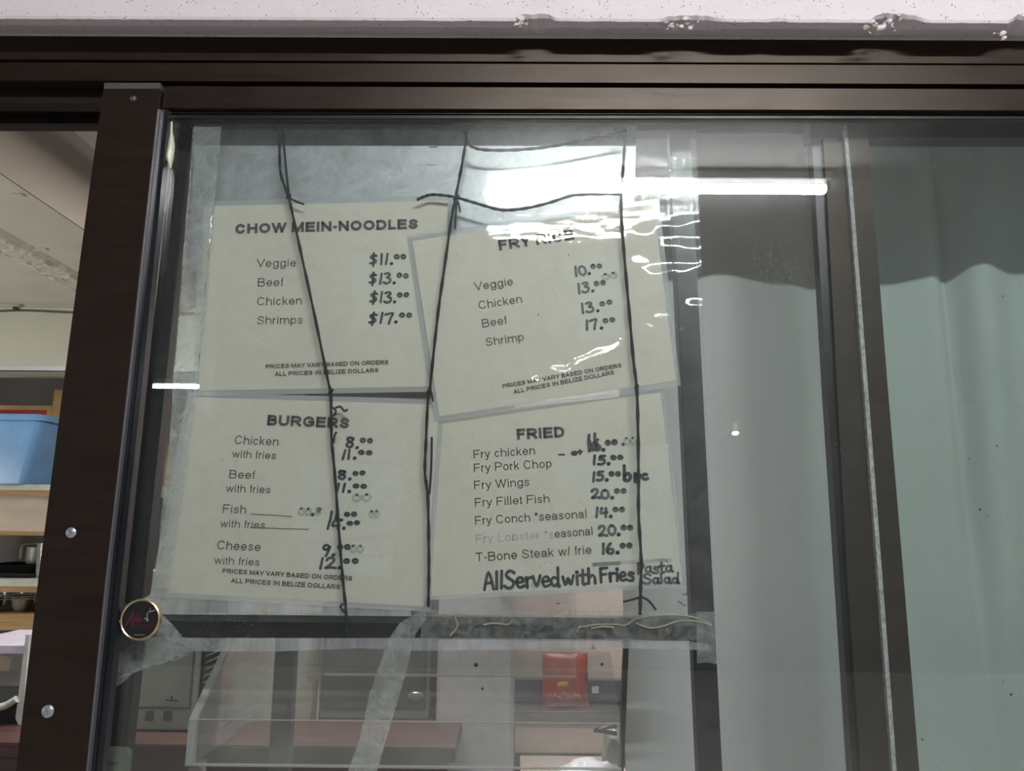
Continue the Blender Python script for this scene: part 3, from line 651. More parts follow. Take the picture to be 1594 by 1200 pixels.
def ribbon(mb, pts, wdt, mapf, wob=0):
    """flat pen stroke with round ends; pts in plane units given to mapf, wdt in metres"""
    q = [mapf(*p) for p in pts]; m = len(q); n0 = len(mb.v); vs = []
    for i in range(m):
        t = q[min(i+1, m-1)] - q[max(i-1, 0)]
        t = t.normalized() if t.length > 1e-9 else Vector((1, 0, 0))
        nr = Vector((-t.z, 0, t.x)) * wdt / 2 * (1 + wob * mnoise.noise(q[i] * 300)); vs += [q[i] + nr, q[i] - nr]
    fs = [(2*i, 2*i+1, 2*i+3, 2*i+2) for i in range(m-1)]
    mb.add(vs, fs)
    for c in (q[0], q[-1]):
        mb.add([c + Vector((math.cos(k*math.pi/4), 0, math.sin(k*math.pi/4))) * wdt / 2 for k in range(8)], [tuple(range(8))])
def hand(s, x0, x1, base, h, slope, Y, parent, mat='marker', pen=3.1, sup=True, name='handwritten_price', capfrom=None, jit=.05):
    """s: after the dot, small raised zeros when sup"""
    seq = []; adv = 0; after = False
    for ch in s:
        g = G[ch if not (after and sup) else ('o' if ch == '0' else ch)]
        sc = 1.0; dy = 0
        if after and sup: sc = .82; dy = .5
        seq.append((g, adv, sc, dy)); adv += g[0] * sc
        if ch == '.': after = True
    a = P(x0, base, Y); b = P(x1, base + slope * (x1 - x0), Y); u = b - a; W = u.length; u = u / W; v = Vector((-u.z, 0, u.x))
    hh = (P(x0, base - h, Y) - a).length; wd = pen * 1.3 / 1330; mb = MB(); rnd = random.Random(hash((x0, base)) % 9999)
    k = W / adv
    for g, ad, sc, dy in seq:
        jx, jy, rot = rnd.uniform(-jit, jit) * .3, rnd.uniform(-jit, jit), rnd.uniform(-jit, jit)
        for st in g[1]:
            pp = [(x + rot * y + jx, y + jy) for x, y in st]
            mf = lambda x, y: a + u * ((ad + x * sc) * k) + v * ((y * sc * (1 if dy == 0 else 1.0) + dy) * hh)
            ribbon(mb, crom(pp), wd * (1.35 if len(st) == 2 and abs(st[0][0] - st[1][0]) < .06 and abs(st[0][1] - st[1][1]) < .06 else 1), mf, .25)
    o = mb.build_flat(name, M[mat], parent); return o
def build_flat(s, name, mat, parent=None):
    me = bpy.data.meshes.new(name); me.from_pydata(s.v, [], s.f); me.materials.append(mat)
    o = bpy.data.objects.new(name, me); COL.objects.link(o)
    if parent: o.parent = parent
    return o
MB.build_flat = build_flat

def grow(q, d):
    c = (sum(p[0] for p in q) / 4, sum(p[1] for p in q) / 4)
    return [(x + math.copysign(d, x - c[0]), y + math.copysign(d, y - c[1])) for x, y in q]
def sheet(corners, Y, label, border=8):
    m = MB(); n = 14; vs = []
    TL, TR, BR, BL = [P(x, y, Y) for x, y in corners]
    for lay in (0, 1):
        for i in range(n + 1):
            for j in range(n + 1):
                p = TL.lerp(TR, j / n).lerp(BL.lerp(BR, j / n), i / n); vs.append((p.x, p.y + lay * .00025, p.z))
    K = (n + 1) ** 2; f = []
    for i in range(n):
        for j in range(n):
            a = i * (n + 1) + j; f += [(a, a + 1, a + n + 2, a + n + 1), (a + K, a + K + n + 1, a + K + n + 2, a + K + 1)]
    ring = [j for j in range(n)] + [i * (n + 1) + n for i in range(n)] + [n * (n + 1) + j for j in range(n, 0, -1)] + [i * (n + 1) for i in range(n, 0, -1)]
    f += [(ring[k], ring[k] + K, ring[(k + 1) % len(ring)] + K, ring[(k + 1) % len(ring)]) for k in range(len(ring))]
    m.add(vs, f); o = m.build('menu_sheet', M['paper'], label=label, category='menu', group='laminated menu sheets behind the glass')
    inner = [P(x, y, Y) for x, y in corners]; outer = [P(x, y, Y) for x, y in grow(corners, border)]
    mb = MB()
    for k in range(4):
        a, b = inner[k], inner[(k+1) % 4]; c, d = outer[(k+1) % 4], outer[k]
        mb.prism([a, b, c, d], (0, .0004, 0))
    mb.build('laminate_border', M['laminate'], o, label='milky clear laminate border')
    return o
def patch(q, Y, parent, name='price_patch', mat='patch'):
    return MB().pq(q, Y, .00012).build(name, M[mat], parent)
EPS = .0006
# ---- chow mein
YA = .0290
A = sheet([(317, 321), (697, 312), (690, 601), (309, 608)], YA, 'laminated menu sheet headed CHOW MEIN-NOODLES, upper left of the four')
t = YA - EPS
patch([(548, 394), (640, 390), (648, 516), (550, 516)], YA - .0002, A)
put_text('CHOW MEIN-NOODLES', (366, 364), (650.5, 356), 15.5, t, M['ink'], A, 'heading', .030)
for s, a, b in (('Veggie', (400, 416), (460.5, 415)), ('Beef', (401, 446), (440.5, 445.2)), ('Chicken', (400, 475.5), (469.5, 474)), ('Shrimps', (400, 505), (471, 503.8))):
    put_text(s, a, b, 13, t, M['ink_thin'], A)
put_text('PRICES MAY VARY BASED ON ORDERS', (413.5, 573.8), (604.5, 566.8), 6.6, t, M['ink'], A, 'footnote', .022)
put_text('ALL PRICES IN BELIZE DOLLARS', (428, 585.4), (589, 579.4), 6.6, t, M['ink'], A, 'footnote', .022)
for s, x0, x1, y in (('$11.00', 575, 634, 412.5), ('$13.00', 574, 637, 441.8), ('$13.00', 575, 638, 471.5), ('$17.00', 573, 643, 504)):
    hand(s, x0, x1, y, 16.5, -.03, t, A)
# ---- fry rice
YBb = .0260
B = sheet([(642, 375), (1017, 317), (1052, 592), (684, 648)], YBb, 'laminated menu sheet headed FRY RICE, tilted, upper right under the glare')
t = YBb - EPS
patch([(868, 412), (960, 398), (985, 520), (905, 532)], YBb - .0002, B)
put_text('FRY RICE', (777.5, 390), (894, 373), 16.5, t, M['ink'], B, 'heading', .030)
for s, a, b in (('Veggie', (740, 452.3), (799, 443.6)), ('Chicken', (746, 481.5), (813, 471)), ('Beef', (751.5, 510), (789.5, 504)), ('Shrimp', (757, 539), (816, 530))):
    put_text(s, a, b, 13, t, M['ink_thin'], B)
put_text('PRICES MAY VARY BASED ON ORDERS', (783, 604.5), (968, 571.5), 6.6, t, M['ink'], B, 'footnote', .022)
put_text('ALL PRICES IN BELIZE DOLLARS', (800, 613), (956.5, 582.5), 6.6, t, M['ink'], B, 'footnote', .022)
for s, x0, x1, y in (('10.00', 895, 940, 430.5), ('13.00', 899, 946, 457), ('13.00', 905, 956, 488.5), ('17.00', 911, 961, 515)):
    hand(s, x0, x1, y, 15.5, -.15, t, B)
hand('00', 938, 962, 436, 9, -.15, t + .0002, B, 'ink_ghost', 3.5, False, 'ghost_marks')
# ---- burgers
YCc = .0275
Cc = sheet([(300, 618), (684, 630), (660, 944), (241, 921)], YCc, 'laminated menu sheet headed BURGERS, lower left of the four')
t = YCc - EPS
for q in ([(530, 683), (632, 688), (630, 720), (523, 713)], [(470, 716), (627, 724), (622, 792), (462, 782)], [(458, 784), (622, 793), (618, 829), (452, 846)], [(468, 850), (612, 836), (612, 864), (466, 862)], [(480, 866), (612, 866), (608, 900), (478, 888)]):
    patch(q, YCc - .0002, Cc)
put_text('BURGERS', (415.5, 662), (543, 667), 16.5, t, M['ink'], Cc, 'heading', .030)
for s, a, b, c in (('Chicken', (365, 691), (433, 694), 13.5), ('with fries', (361.5, 712), (429, 715), 12), ('Beef', (356.5, 744.3), (396, 745.6), 13), ('with fries', (352, 765.7), (420.5, 768), 12),
                ('Fish', (346.5, 798.3), (382.5, 799.6), 13.5), ('with fries', (343, 820.5), (412, 823), 12), ('Cheese', (337.5, 855), (405, 858), 14), ('with fries', (333.5, 877.5), (403.5, 881), 12)):
    put_text(s, a, b, c, t, M['ink'], Cc)
put_text('PRICES MAY VARY BASED ON ORDERS', (346, 892), (548, 904), 7.2, t, M['ink'], Cc, 'footnote', .022)
put_text('ALL PRICES IN BELIZE DOLLARS', (359.5, 907), (529, 917), 7.2, t, M['ink'], Cc, 'footnote', .022)
for s, x0, x1, y, h in (('8.00', 537, 581, 697, 16), ('11.00', 530, 581, 714.5, 14.5), ('8.00', 525, 570, 746, 13.5), ('11.00', 521, 573, 766, 13.5), ('11.00', 511, 557, 810, 13.5), ('14.00', 507, 562, 823.5, 12), ('9.00', 500, 547, 865, 18), ('12.00', 495, 560, 885.5, 17)):
    hand(s, x0, x1, y, h, -.02 if y > 800 else 0, t, Cc, pen=3.2)
for s, x0, x1, y in (('00.8', 464, 500, 802), ('00', 548, 578, 780), ('00', 575, 590, 806), ('00', 545, 566, 860)):
    hand(s, x0, x1, y, 11, 0, t + .0002, Cc, 'ink_ghost', 3.5, False, 'ghost_marks')
mb = MB()
for q in ([(390, 800), (430, 802), (454, 804)], [(390, 821), (480, 824)]): ribbon(mb, q, .0012, lambda x, y: P(x, y, t))
mb.build_flat('yellowed_line', M['gold'] if False else M['wood_edge'], Cc)
# ---- fried
YD = .0320
D = sheet([(676, 648), (1028, 611), (1063, 908), (672, 928)], YD, 'laminated menu sheet headed FRIED, lower right of the four', 6)
t = YD - EPS
put_text('FRIED', (805, 684.5), (879, 680.5), 17, t, M['ink'], D, 'heading', .030)
for q in ([(737, 820), (862, 812), (864, 842), (739, 850)], [(858, 712), (1040, 690), (1046, 875), (922, 882), (918, 795), (860, 742)], [(748, 886), (1056, 868), (1062, 906), (750, 922)]):
    patch(q, YD - .0002, D)
for s, a, b, c in (('Fry chicken', (737.5, 714), (833, 707.3), 13.5), ('Fry Pork Chop', (738, 735.2), (859, 727.5), 13.5), ('Fry Wings', (738.5, 762), (824, 756.2), 13.5), ('Fry Fillet Fish', (739.5, 789), (855.5, 782.3), 13.5),
                ('Fry Conch *seasonal', (740, 817), (913.5, 806), 13.5), ('T-Bone Steak w/ frie', (741.5, 874.3), (921, 862), 14)):
    put_text(s, a, b, c, t, M['ink'], D)
put_text('Fry Lobster *s', (741, 845.5), (863, 838), 13.5, t, M['ink_ghost'], D, label='faded line showing through a patch')
put_text('easonal', (864, 837.4), (923, 832.8), 13.5, t, M['ink'], D)
for s, x0, x1, y, h, mt in (('16.00', 915, 963, 702, 17, 'marker'), ('15.00', 922, 972, 723, 14, 'marker'), ('15.00', 921, 968, 749, 14.5, 'marker'), ('20.00', 921, 977, 776.5, 14.5, 'marker_grey'), ('14.00', 926, 974, 805, 15, 'marker_grey'), ('20.00', 932, 987, 834, 16, 'marker_grey'), ('16.00', 936, 986, 862, 16, 'marker')):
    hand(s, x0, x1, y, h, -.04, t, D, mt, 3.6)
mb = MB(); mf = lambda x, y: P(x, y, t - .0001)
for q in ([(917, 677), (916, 690), (918, 701)], [(926, 675), (926, 688)], [(918, 700), (925, 700), (931, 694), (927, 688), (919, 693)], [(920, 697), (927, 696), (928, 692)]): ribbon(mb, crom(q), .0036, mf)
mb.build_flat('marker_blot', M['marker'], D, )
hand('@+', 890, 907, 708, 11, -.05, t, D, pen=2.6, sup=False, name='handwritten_mark'); hand('-', 869, 881, 709.5, 6, 0, t, D, pen=2, sup=False, name='handwritten_mark')
hand('b', 970, 984, 747, 23, 0, t, D, pen=4.6, sup=False, name='handwritten_note'); hand('pc', 986, 1009, 746, 15, 0, t, D, pen=4, sup=False, name='handwritten_note')
hand('AllServed', 753, 873, 917.5, 27, -.05, t, D, pen=3.7, sup=False, name='handwritten_note', jit=.03)
hand('with', 876, 930, 911, 24, -.05, t, D, pen=3.5, sup=False, name='handwritten_note', jit=.03)
hand('Fries', 934, 988, 906, 22, -.05, t, D, pen=3.5, sup=False, name='handwritten_note', jit=.03)
hand('Pasta', 992, 1048, 892.5, 17, -.04, t, D, 'marker_grey', 3.0, sup=False, name='handwritten_note')
hand('Salad', 1001, 1058, 908.5, 15, -.03, t, D, 'marker_grey', 3.0, sup=False, name='handwritten_note')
hand('.00', 968, 990, 692, 11, -.04, t + .0002, D, 'ink_ghost', 3, False, 'ghost_marks')
hand('*', 826, 846, 915, 20, 0, t + .0002, D, 'ink_ghost', 2, False, 'ghost_marks')

# ================================================================== CORDS
YK = .0165
def cord(px, label, knots=(), tails=(), r=.0019, extra=None):
    pts = crom([tuple(P(x, y, YK - .0004 * (i % 2))) for i, (x, y) in enumerate(px)], 5)
    mb = MB(); rs = [r * (1 + .22 * math.sin(i * 1.9)) for i in range(len(pts))]; mb.tube(pts, rs, 6)
    o = mb.build('cord', M['cord'], smooth=True, label=label, category='cord', group='black cords strung over the menus')
    if extra: MB().tube(crom([tuple(P(x, y, YK)) for x, y in extra], 5), r * .85, 6).build('second_strand', M['cord'], o, smooth=True)
    for x, y, k in knots:
        m2 = MB(); c = P(x, y, YK)
        m2.ball(c, k, 9, 6, (1, .7, .8)); m2.ball(c + Vector((k * .5, -.0006, k * .5)), k * .6, 8, 5); m2.ball(c + Vector((-k * .5, 0, -k * .6)), k * .55, 8, 5)
        m2.build('knot', M['cord'], o, smooth=True)
    for q in tails:
        MB().tube(crom([tuple(P(x, y, YK)) for x, y in q], 4), r * .75, 5).build('loose_end', M['cord'], o, smooth=True)
    return o
cord([(435, 197), (435, 230), (437, 270), (449, 306), (458, 345), (470, 400), (490, 492), (510, 590), (515, 615), (516, 680), (521, 735), (527, 820), (533, 895), (538, 945), (541, 992)],
     'black cord hanging over the two left menus from a double strand', [(449.5, 306, .0032), (515, 609, .0032)], [[(450, 308), (460, 313), (473, 318)], [(534, 940), (530, 945), (540, 957)], [(518, 634), (523, 640), (519, 648)], [(522, 635), (530, 633), (536, 640), (541, 637)], [(519, 690), (521, 678), (524, 672)]],
     extra=[(440, 198), (442, 225), (446, 270), (450, 305)])
cord([(725, 203), (725, 220), (718, 262), (709, 308), (702, 345), (692, 415), (683, 478), (676, 540), (669, 606), (666, 625), (663, 690), (661.5, 735), (666, 775), (667.5, 850), (667.5, 900), (666.5, 945)],
     'black cord running down the middle gap between the menus', [(710, 308, .0040), (668, 609, .0030), (725, 205, .0030)], [[(712, 312), (715, 322), (716, 330)], [(711, 314), (709, 335), (708, 356)], [(671, 610), (674, 625)], [(672, 680), (671, 730), (668, 770)]])
cord([(726, 221), (736, 229), (752, 233), (785, 234), (822, 232), (850, 229), (890, 222), (930, 214), (972, 207)],
     'short black cord sagging between two upper tie points over the metal sheet')
cord([(973, 200), (973, 215), (970, 262), (967, 300), (968, 345), (972, 400), (979, 480), (986, 560), (991, 602), (993, 660), (994, 740), (994, 800), (998, 870), (997, 925), (996.5, 957)],
     'black cord running down over the two right menus', [(973, 207, .0034), (991, 602, .0028), (997, 930, .0026)], [[(995, 930), (985, 933), (970, 937)], [(999, 929), (1010, 935), (1021, 949)], [(971, 207), (962, 205), (956, 200)]])
cord([(649, 311), (660, 306), (672, 303), (690, 304), (709, 307), (730, 313), (750, 319), (775, 326), (795, 327), (825, 323), (860, 314), (892, 304), (930, 302), (968, 302)],
     'wavy black cord crossing level above the FRY RICE menu')

# ================================================================== PLASTIC FILM over the menus
YFm = .0208
def film_h(px, py):                           # inward bulge in metres
    # the film leans back a little over the FRY RICE sheet and lies flat elsewhere
    def sm(a, b, x): t = max(0, min(1, (x - a) / (b - a))); return t * t * (3 - 2 * t)
    gx = sm(715, 770, px)
    right = sm(955, 1040, px)
    n = mnoise.noise; V = Vector
    h = 0.0
    yc = 362 - 11 * sm(940, 1010, px) + 6 * n(V((px * .03, 0, 1))) + 4 * n(V((px * .11, 0, 6))) + 2.5 * n(V((px * .3, py * .1, 6)))
    h -= gx * .00100 * .5 * (1 + math.erf((py - yc) / 12.0))
    h += gx * .00014 * n(V((px * .03, py * .10, 2))) * sm(310, 340, py)
    h += right * sm(330, 360, py) * sm(640, 560, py) * .0026 * n(V((px * .026, py * .034, 5)))
    h += .00035 * n(V((px * .004, py * .02, 8)))
    h += sm(900, 940, py) * .0008 * n(V((px * .03, py * .06, 4)))
    band = math.exp(-((py - (548 + (900 - px) * .42 + 6 * n(V((px * .05, py * .05, 3))))) / 16) ** 2) * sm(790, 840, px) * sm(1000, 960, px)
    h += band * .0026
    h += (1 - sm(300, 350, px)) * .0008 * n(V((px * .06, py * .012, 6)))
    return h
def film_mesh():
    nx, ny = 300, 300; vs = []
    for j in range(ny + 1):
        y = j / ny
        for i in range(nx + 1):
            x = i / nx
            L = lerp(300, 236, y) + 2.0 * mnoise.noise(Vector((y * 9, 1, 1))); R = lerp(1083, 1114, y)
            T = 196 + 2 * x; B_ = lerp(966, 975, x)
            if y * 1.0 < 2: pass
            px, py = lerp(L, R, x), lerp(T, B_, y)
            p = P(px, py, YFm); vs.append((p.x, p.y + film_h(px, py), p.z))
    return vs, [(j*(nx+1)+i, j*(nx+1)+i+1, (j+1)*(nx+1)+i+1, (j+1)*(nx+1)+i) for j in range(ny) for i in range(nx)]
mb = MB(); mb.add(*film_mesh())
film = mb.build('plastic_cover', M['film'], smooth=True, label='wrinkled clear plastic cover stretched over the four menus and their frame', category='plastic sheet')
def film_piece(name, outline, Y, mat, amp=.001, freq=.05, step=None, label=None, lean=0.0):
    """crumpled piece of film inside a traced outline: triangulated grid clipped by the outline"""
    bm = bmesh.new()
    c = [bm.verts.new(P(x, y, Y)) for x, y in outline]; f = bm.faces.new(c)
    bmesh.ops.triangulate(bm, faces=[f])
    for _ in range(5):
        es = [e for e in bm.edges if e.calc_length() > (step or .006)]
        if not es: break
        bmesh.ops.subdivide_edges(bm, edges=es, cuts=1, use_grid_fill=False); bmesh.ops.triangulate(bm, faces=bm.faces[:])
    for v in bm.verts:
        q = v.co * (freq * 1300)
        v.co.y += amp * (mnoise.noise(q) + .5 * mnoise.noise(q * 2.3)) + lean * (v.co.z - P(outline[0][0], outline[0][1], Y).z)
    me = bpy.data.meshes.new(name); bm.to_mesh(me); bm.free(); me.materials.append(mat)
    me.polygons.foreach_set('use_smooth', [True] * len(me.polygons))
    o = bpy.data.objects.new(name, me); COL.objects.link(o); o.parent = film
    if label: o['label'] = label
    return o
# milky hem under the cross bar, ragged left corner, right corner, crinkled wrap on the bar
film_piece('hem', [(205, 993), (420, 993), (700, 993), (960, 995), (1100, 1000), (1108, 1012), (960, 1009), (800, 1010), (660, 1013), (560, 1009), (430, 1014), (320, 1014), (262, 1008)], .036, M['tape'], .0006, .04, label='milky folded lower hem')
film_piece('hem', [(285, 922), (420, 934), (640, 948), (640, 959), (420, 957), (238, 956), (225, 930), (240, 922)], .030, M['tape'], .0006, .04, label='milky folded edge under the lower menus')
film_piece('torn_corner', [(188, 940), (240, 940), (245, 992), (320, 994), (328, 1004), (305, 1014), (285, 1023), (268, 1030), (262, 1020), (246, 1036), (232, 1032), (215, 1040), (200, 1055), (178, 1070), (171, 1078), (172, 1060), (180, 1010)], .034, M['flap'], .0022, .03, label='torn whitish lower left corner')
film_piece('torn_corner', [(1084, 952), (1112, 952), (1117, 985), (1118, 1034), (1100, 1031), (1085, 1033)], .036, M['flap'], .0014, .04, label='lower right corner wrapped over the bar')
film_piece('crinkled_wrap', [(655, 948), (760, 950), (900, 950), (1040, 952), (1100, 957), (1117, 985), (1110, 998), (980, 994), (820, 994), (655, 994)], .032, M['wrap'], .0028, .05, .004, label='tightly crinkled wrap round the cross bar')
film_piece('left_fold', [(301, 197), (345, 197), (338, 240), (334, 310), (322, 470), (306, 610), (284, 780), (262, 915), (240, 915), (262, 700), (276, 540), (288, 400)], .0145, M['flap'], .0016, .02, label='doubled whitish fold down the left edge')
film_piece('hanging_strip', [(664, 948), (652, 952), (622, 970), (604, 996), (600, 1020), (575, 1080), (560, 1150), (540, 1205), (585, 1206), (600, 1150), (618, 1090), (634, 1040), (640, 1012), (648, 985), (662, 965)], .030, M['flap'], .0022, .035, label='torn strip of film hanging below the bar')
mb = MB(); 
for q in ([(898, 984), (902, 976), (912, 975), (930, 972), (960, 972), (974, 973), (990, 963), (1006, 960)], [(920, 978), (940, 975), (956, 977)], [(990, 970), (1010, 977), (1030, 975), (1060, 966), (1090, 968), (1108, 975)], [(1008, 959), (1050, 957), (1085, 962), (1108, 973)], [(700, 990), (712, 975), (708, 960)], [(752, 973), (768, 970), (790, 972), (798, 966)]):
    MB().tube(crom([tuple(P(x, y, .030)) for x, y in q], 4), .0010, 5).build('glue_line', M['tan_glue'], film, smooth=True, label='dried tan glue line')
for q in ([(313, 222), (320, 222), (329, 221)], [(303, 300), (309, 297), (316, 296)], [(668, 229), (681, 229)], [(865, 938), (869, 940), (872, 938)], [(1062, 924), (1068, 926), (1069, 922)], [(1056, 935), (1066, 943), (1069, 941)]):
    MB().tube([P(x, y, .0182) for x, y in q], .0007, 5).build('staple', M['screw_dull'], film)

# ================================================================== ROUND BADGE on the glass
YS = -.0002
bd = P(219, 964, YS); R = .0225
badge = empty('round_badge', tuple(bd), label='small round black badge with a brass ring and red script, on the glass', category='badge')
MB().lathe([(0, -.0014), (R * .93, -.0014), (R * .93, .004), (0, .004)], bd, 40, 'Y').build('disc', M['badge_black'], badge)
MB().lathe([(R * .90, .003), (R * .90, -.0018), (R * .95, -.0026), (R, -.0018), (R, .003)], bd, 48, 'Y').build('ring', M['gold'], badge, smooth=True)
MB().ball(P(186, 967, YS), .0016, 8, 6).build('ring_tab', M['gold'], badge, smooth=True)
mfb = lambda x, y: P(180 + x * 80 / 1067, 920 + y * 90 / 1200, YS - .0017)
mb = MB()
for q, wd in (([(195, 740), (250, 640), (310, 540), (360, 450), (375, 470), (350, 600), (365, 740)], .0009), ([(260, 600), (330, 590), (400, 580)], .0006), ([(440, 490), (400, 620), (430, 640), (450, 580), (420, 560)], .0007),
              ([(500, 520), (460, 620), (490, 640), (520, 580), (480, 570)], .0007), ([(530, 540), (520, 600), (560, 610)], .0006), ([(370, 740), (450, 730), (560, 712), (700, 705), (810, 690)], .0004)):
    ribbon(mb, crom(q), wd, mfb)
mb.build_flat('red_script', M['badge_red'], badge)
mb = MB()
for x in range(600, 800, 26): ribbon(mb, [(x, 780 - (x - 600) * .06), (x + 10, 760 - (x - 600) * .06)], .0006, mfb)
mb.build_flat('small_red_lettering', M['badge_red'], badge)
mb = MB()
for q, wd in (([(670, 610), (665, 560), (650, 500), (670, 450), (720, 425), (820, 400)], .0006), ([(700, 420), (730, 350)], .0004), ([(620, 565), (628, 575)], .0018), ([(650, 610), (658, 612)], .0016)): ribbon(mb, crom(q), wd, mfb)
mb.build_flat('grey_flourish', M['badge_grey'], badge)
mb = MB()
for x in range(390, 610, 22): ribbon(mb, [(x, 905 + 8 * math.sin(x)), (x + 12, 915)], .0005, mfb)
mb.build_flat('tiny_grey_lettering', M['badge_grey'], badge)

# khaki clip at the lower left
kc = MB().pq([(158, 1163), (197, 1166), (201, 1174), (196, 1225), (150, 1225)], .040, .008).pq([(158, 1180), (186, 1183), (184, 1188), (158, 1188)], .037, .004).build('plastic_clip', M['khaki'], bevel=.001, label='khaki green plastic clip at the foot of the left frame bar', category='clip')

# ================================================================== CURTAIN
def curtain():
    Yc = .285; x0, x1 = P(966, 800, Yc).x, 2.2; z1, z0 = 2.45, .30; nx, nz = 420, 60; vs = []
    for j in range(nz + 1):
        z = lerp(z1, z0, j / nz)
        for i in range(nx + 1):
            X = lerp(x0, x1, i / nx)
            px = 797 + F * X / 1.135
            y = .010 * math.sin((px - 1365) / 165 * 2 * math.pi + .5) + .006 * math.sin(px / 47 + z * 1.2)
            # one pulled fold that starts at the pane behind the stile, and the narrow pleat near px 1500
            y += -.040 * math.exp(-((px - 1540) / 42) ** 2) * (.5 + .5 * math.tanh((z - 1.3) * 2)) + .028 * math.exp(-((px - 1495) / 16) ** 2) * (.4 + .6 * math.tanh(max(0, z - 1.3) * 3))
            y += .012 * math.exp(-((px - 1110) / 38) ** 2) * math.exp(-((z - 2.0) / .35) ** 2) * -1
            y += .035 * math.exp(-((px - 1290) / 34) ** 2)
            y += .006 * mnoise.noise(Vector((X * 7, z * 2.4, 3)))
            vs.append((X, Yc + y, z))
    mb = MB(); mb.add(vs, [(j*(nx+1)+i, j*(nx+1)+i+1, (j+1)*(nx+1)+i+1, (j+1)*(nx+1)+i) for j in range(nz) for i in range(nx)])
    return mb.build('curtain', M['curtain'], smooth=True, label='plain white cotton curtain hanging in folds behind the right of the window', category='curtain')
cu = curtain()
MB().tube([(P(966, 800, .285).x - .02, .285, 2.452), (2.2, .285, 2.452)], .008, 10).build('curtain_rod', M['steel'], cu, smooth=True)
ct = MB().prism([P(972, 990, .20), P(979.5, 990, .20), P(976, 1080, .20), P(971, 1200, .20), P(969, 1500, .20), P(961, 1500, .20), P(964, 1200, .20), P(968, 1080, .20)], (0, .012, 0)).build('trim_3', M['brown_trim'], kind='structure', label='thin brown timber upright beside the curtain edge')
# ================================================================== ACRYLIC DISPLAY COVER
YC0 = .12
fz = P(294, 1190, YC0); bz = P(294, 1121, YC0); XA = P(289, 1190, YC0).x; XB = P(967, 1190, YC0).x
tp = P(347, 1008, YC0)                        # the upper front leans back: place its top edge where the side pane leads it
YT = None
for k in range(400):
    y = YC0 + k * .001; q = P(347, 1008, y)
    if q.x <= XA + .0005 or abs(q.x - XA) < .004: YT = y; break
    YT = y
ac_l = empty('display_cover', (XA, YC0, fz.z), label='scratched clear acrylic countertop display cover below the cross bar', category='display cover')
# side pane stands square to the window at X = XA, so trace it there
def S(x, y): return PX(x, y, XA)
ftop = S(347, 1008); bend = S(293, 1121)
side = [Vector((XA, YC0, fz.z)), S(330, 1166), S(366, 1141), S(364, 1135), S(376, 1128), S(392, 1123), S(420, 1119), S(455, 1077), S(505, 1048), S(505, 1008), S(500, 985)]
topz = max(ftop.z, S(500, 985).z)
ft = Vector((XA, ftop.y, ftop.z))
side += [Vector((XA, ft.y + .01, ft.z + .01)), ft, Vector((XA, YC0, bend.z))]
MB().prism(side, (.0025, 0, 0)).build('side_pane', M['acrylic'], ac_l)
e = MB(); e.prism([(XA, YC0 - .002, fz.z), (XA, YC0 + .008, fz.z), (XA, YC0 + .008, bend.z), ft + Vector((0, .007, 0)), ft, (XA, YC0 - .002, bend.z)], (.009, 0, 0)).build('glued_edge', M['acrylic_edge'], ac_l, label='frosted glued edge')
MB().prism([(XA, YC0, fz.z), (XB, YC0, fz.z), (XB, YC0, bend.z), (XA, YC0, bend.z)], (0, .0025, 0)).build('front_pane', M['acrylic'], ac_l)
MB().prism([(XA, YC0, bend.z), (XB, YC0, bend.z), (XB, ft.y, ft.z), (XA, ft.y, ft.z)], (0, .0025, 0)).build('sloping_pane', M['acrylic'], ac_l)
edge_m = M['acrylic_edge']
MB().tube([(XA, YC0 + .001, bend.z), (XB, YC0 + .001, bend.z)], .0009, 6).build('bend_line', edge_m, ac_l)
MB().tube([(XA, YC0, fz.z), (XB, YC0, fz.z)], .0020, 6).build('bottom_edge', edge_m, ac_l)
bk = S(505, 1050); MB().box((XA, bk.y, bk.z - .002), (XB, bk.y + .003, bk.z + .002)).build('rear_edge', edge_m, ac_l)
MB().prism([(XA + .3 * 0, bk.y, bk.z), (XB, bk.y, bk.z), (XB, bk.y, ft.z + .06), (XA, bk.y, ft.z + .06)], (0, .0025, 0)).build('rear_pane', M['acrylic'], ac_l)
for x in (XA + .002, XB - .018):
    MB().box((x, YC0 + .004, 1.02), (x + .016, YC0 + .02, fz.z)).build('foot', M['acrylic'], ac_l)
MB().box((-.55, .10, .985), (.30, .62, 1.02)).build('serving_counter', M['red_wood'], kind='structure', label='serving counter just inside the window')
MB().prism([P(430, 985, .30), P(460, 985, .30), P(447, 1230, .30), P(415, 1230, .30), P(412, 1280, .30)][:4], (0, .02, 0)).pq([(426, 1225), (447, 1225), (436, 1420), (400, 1420)], .30, .02).build('upright_bar', M['grey_bar'], label='grey green painted metal upright behind the acrylic cover', category='post')

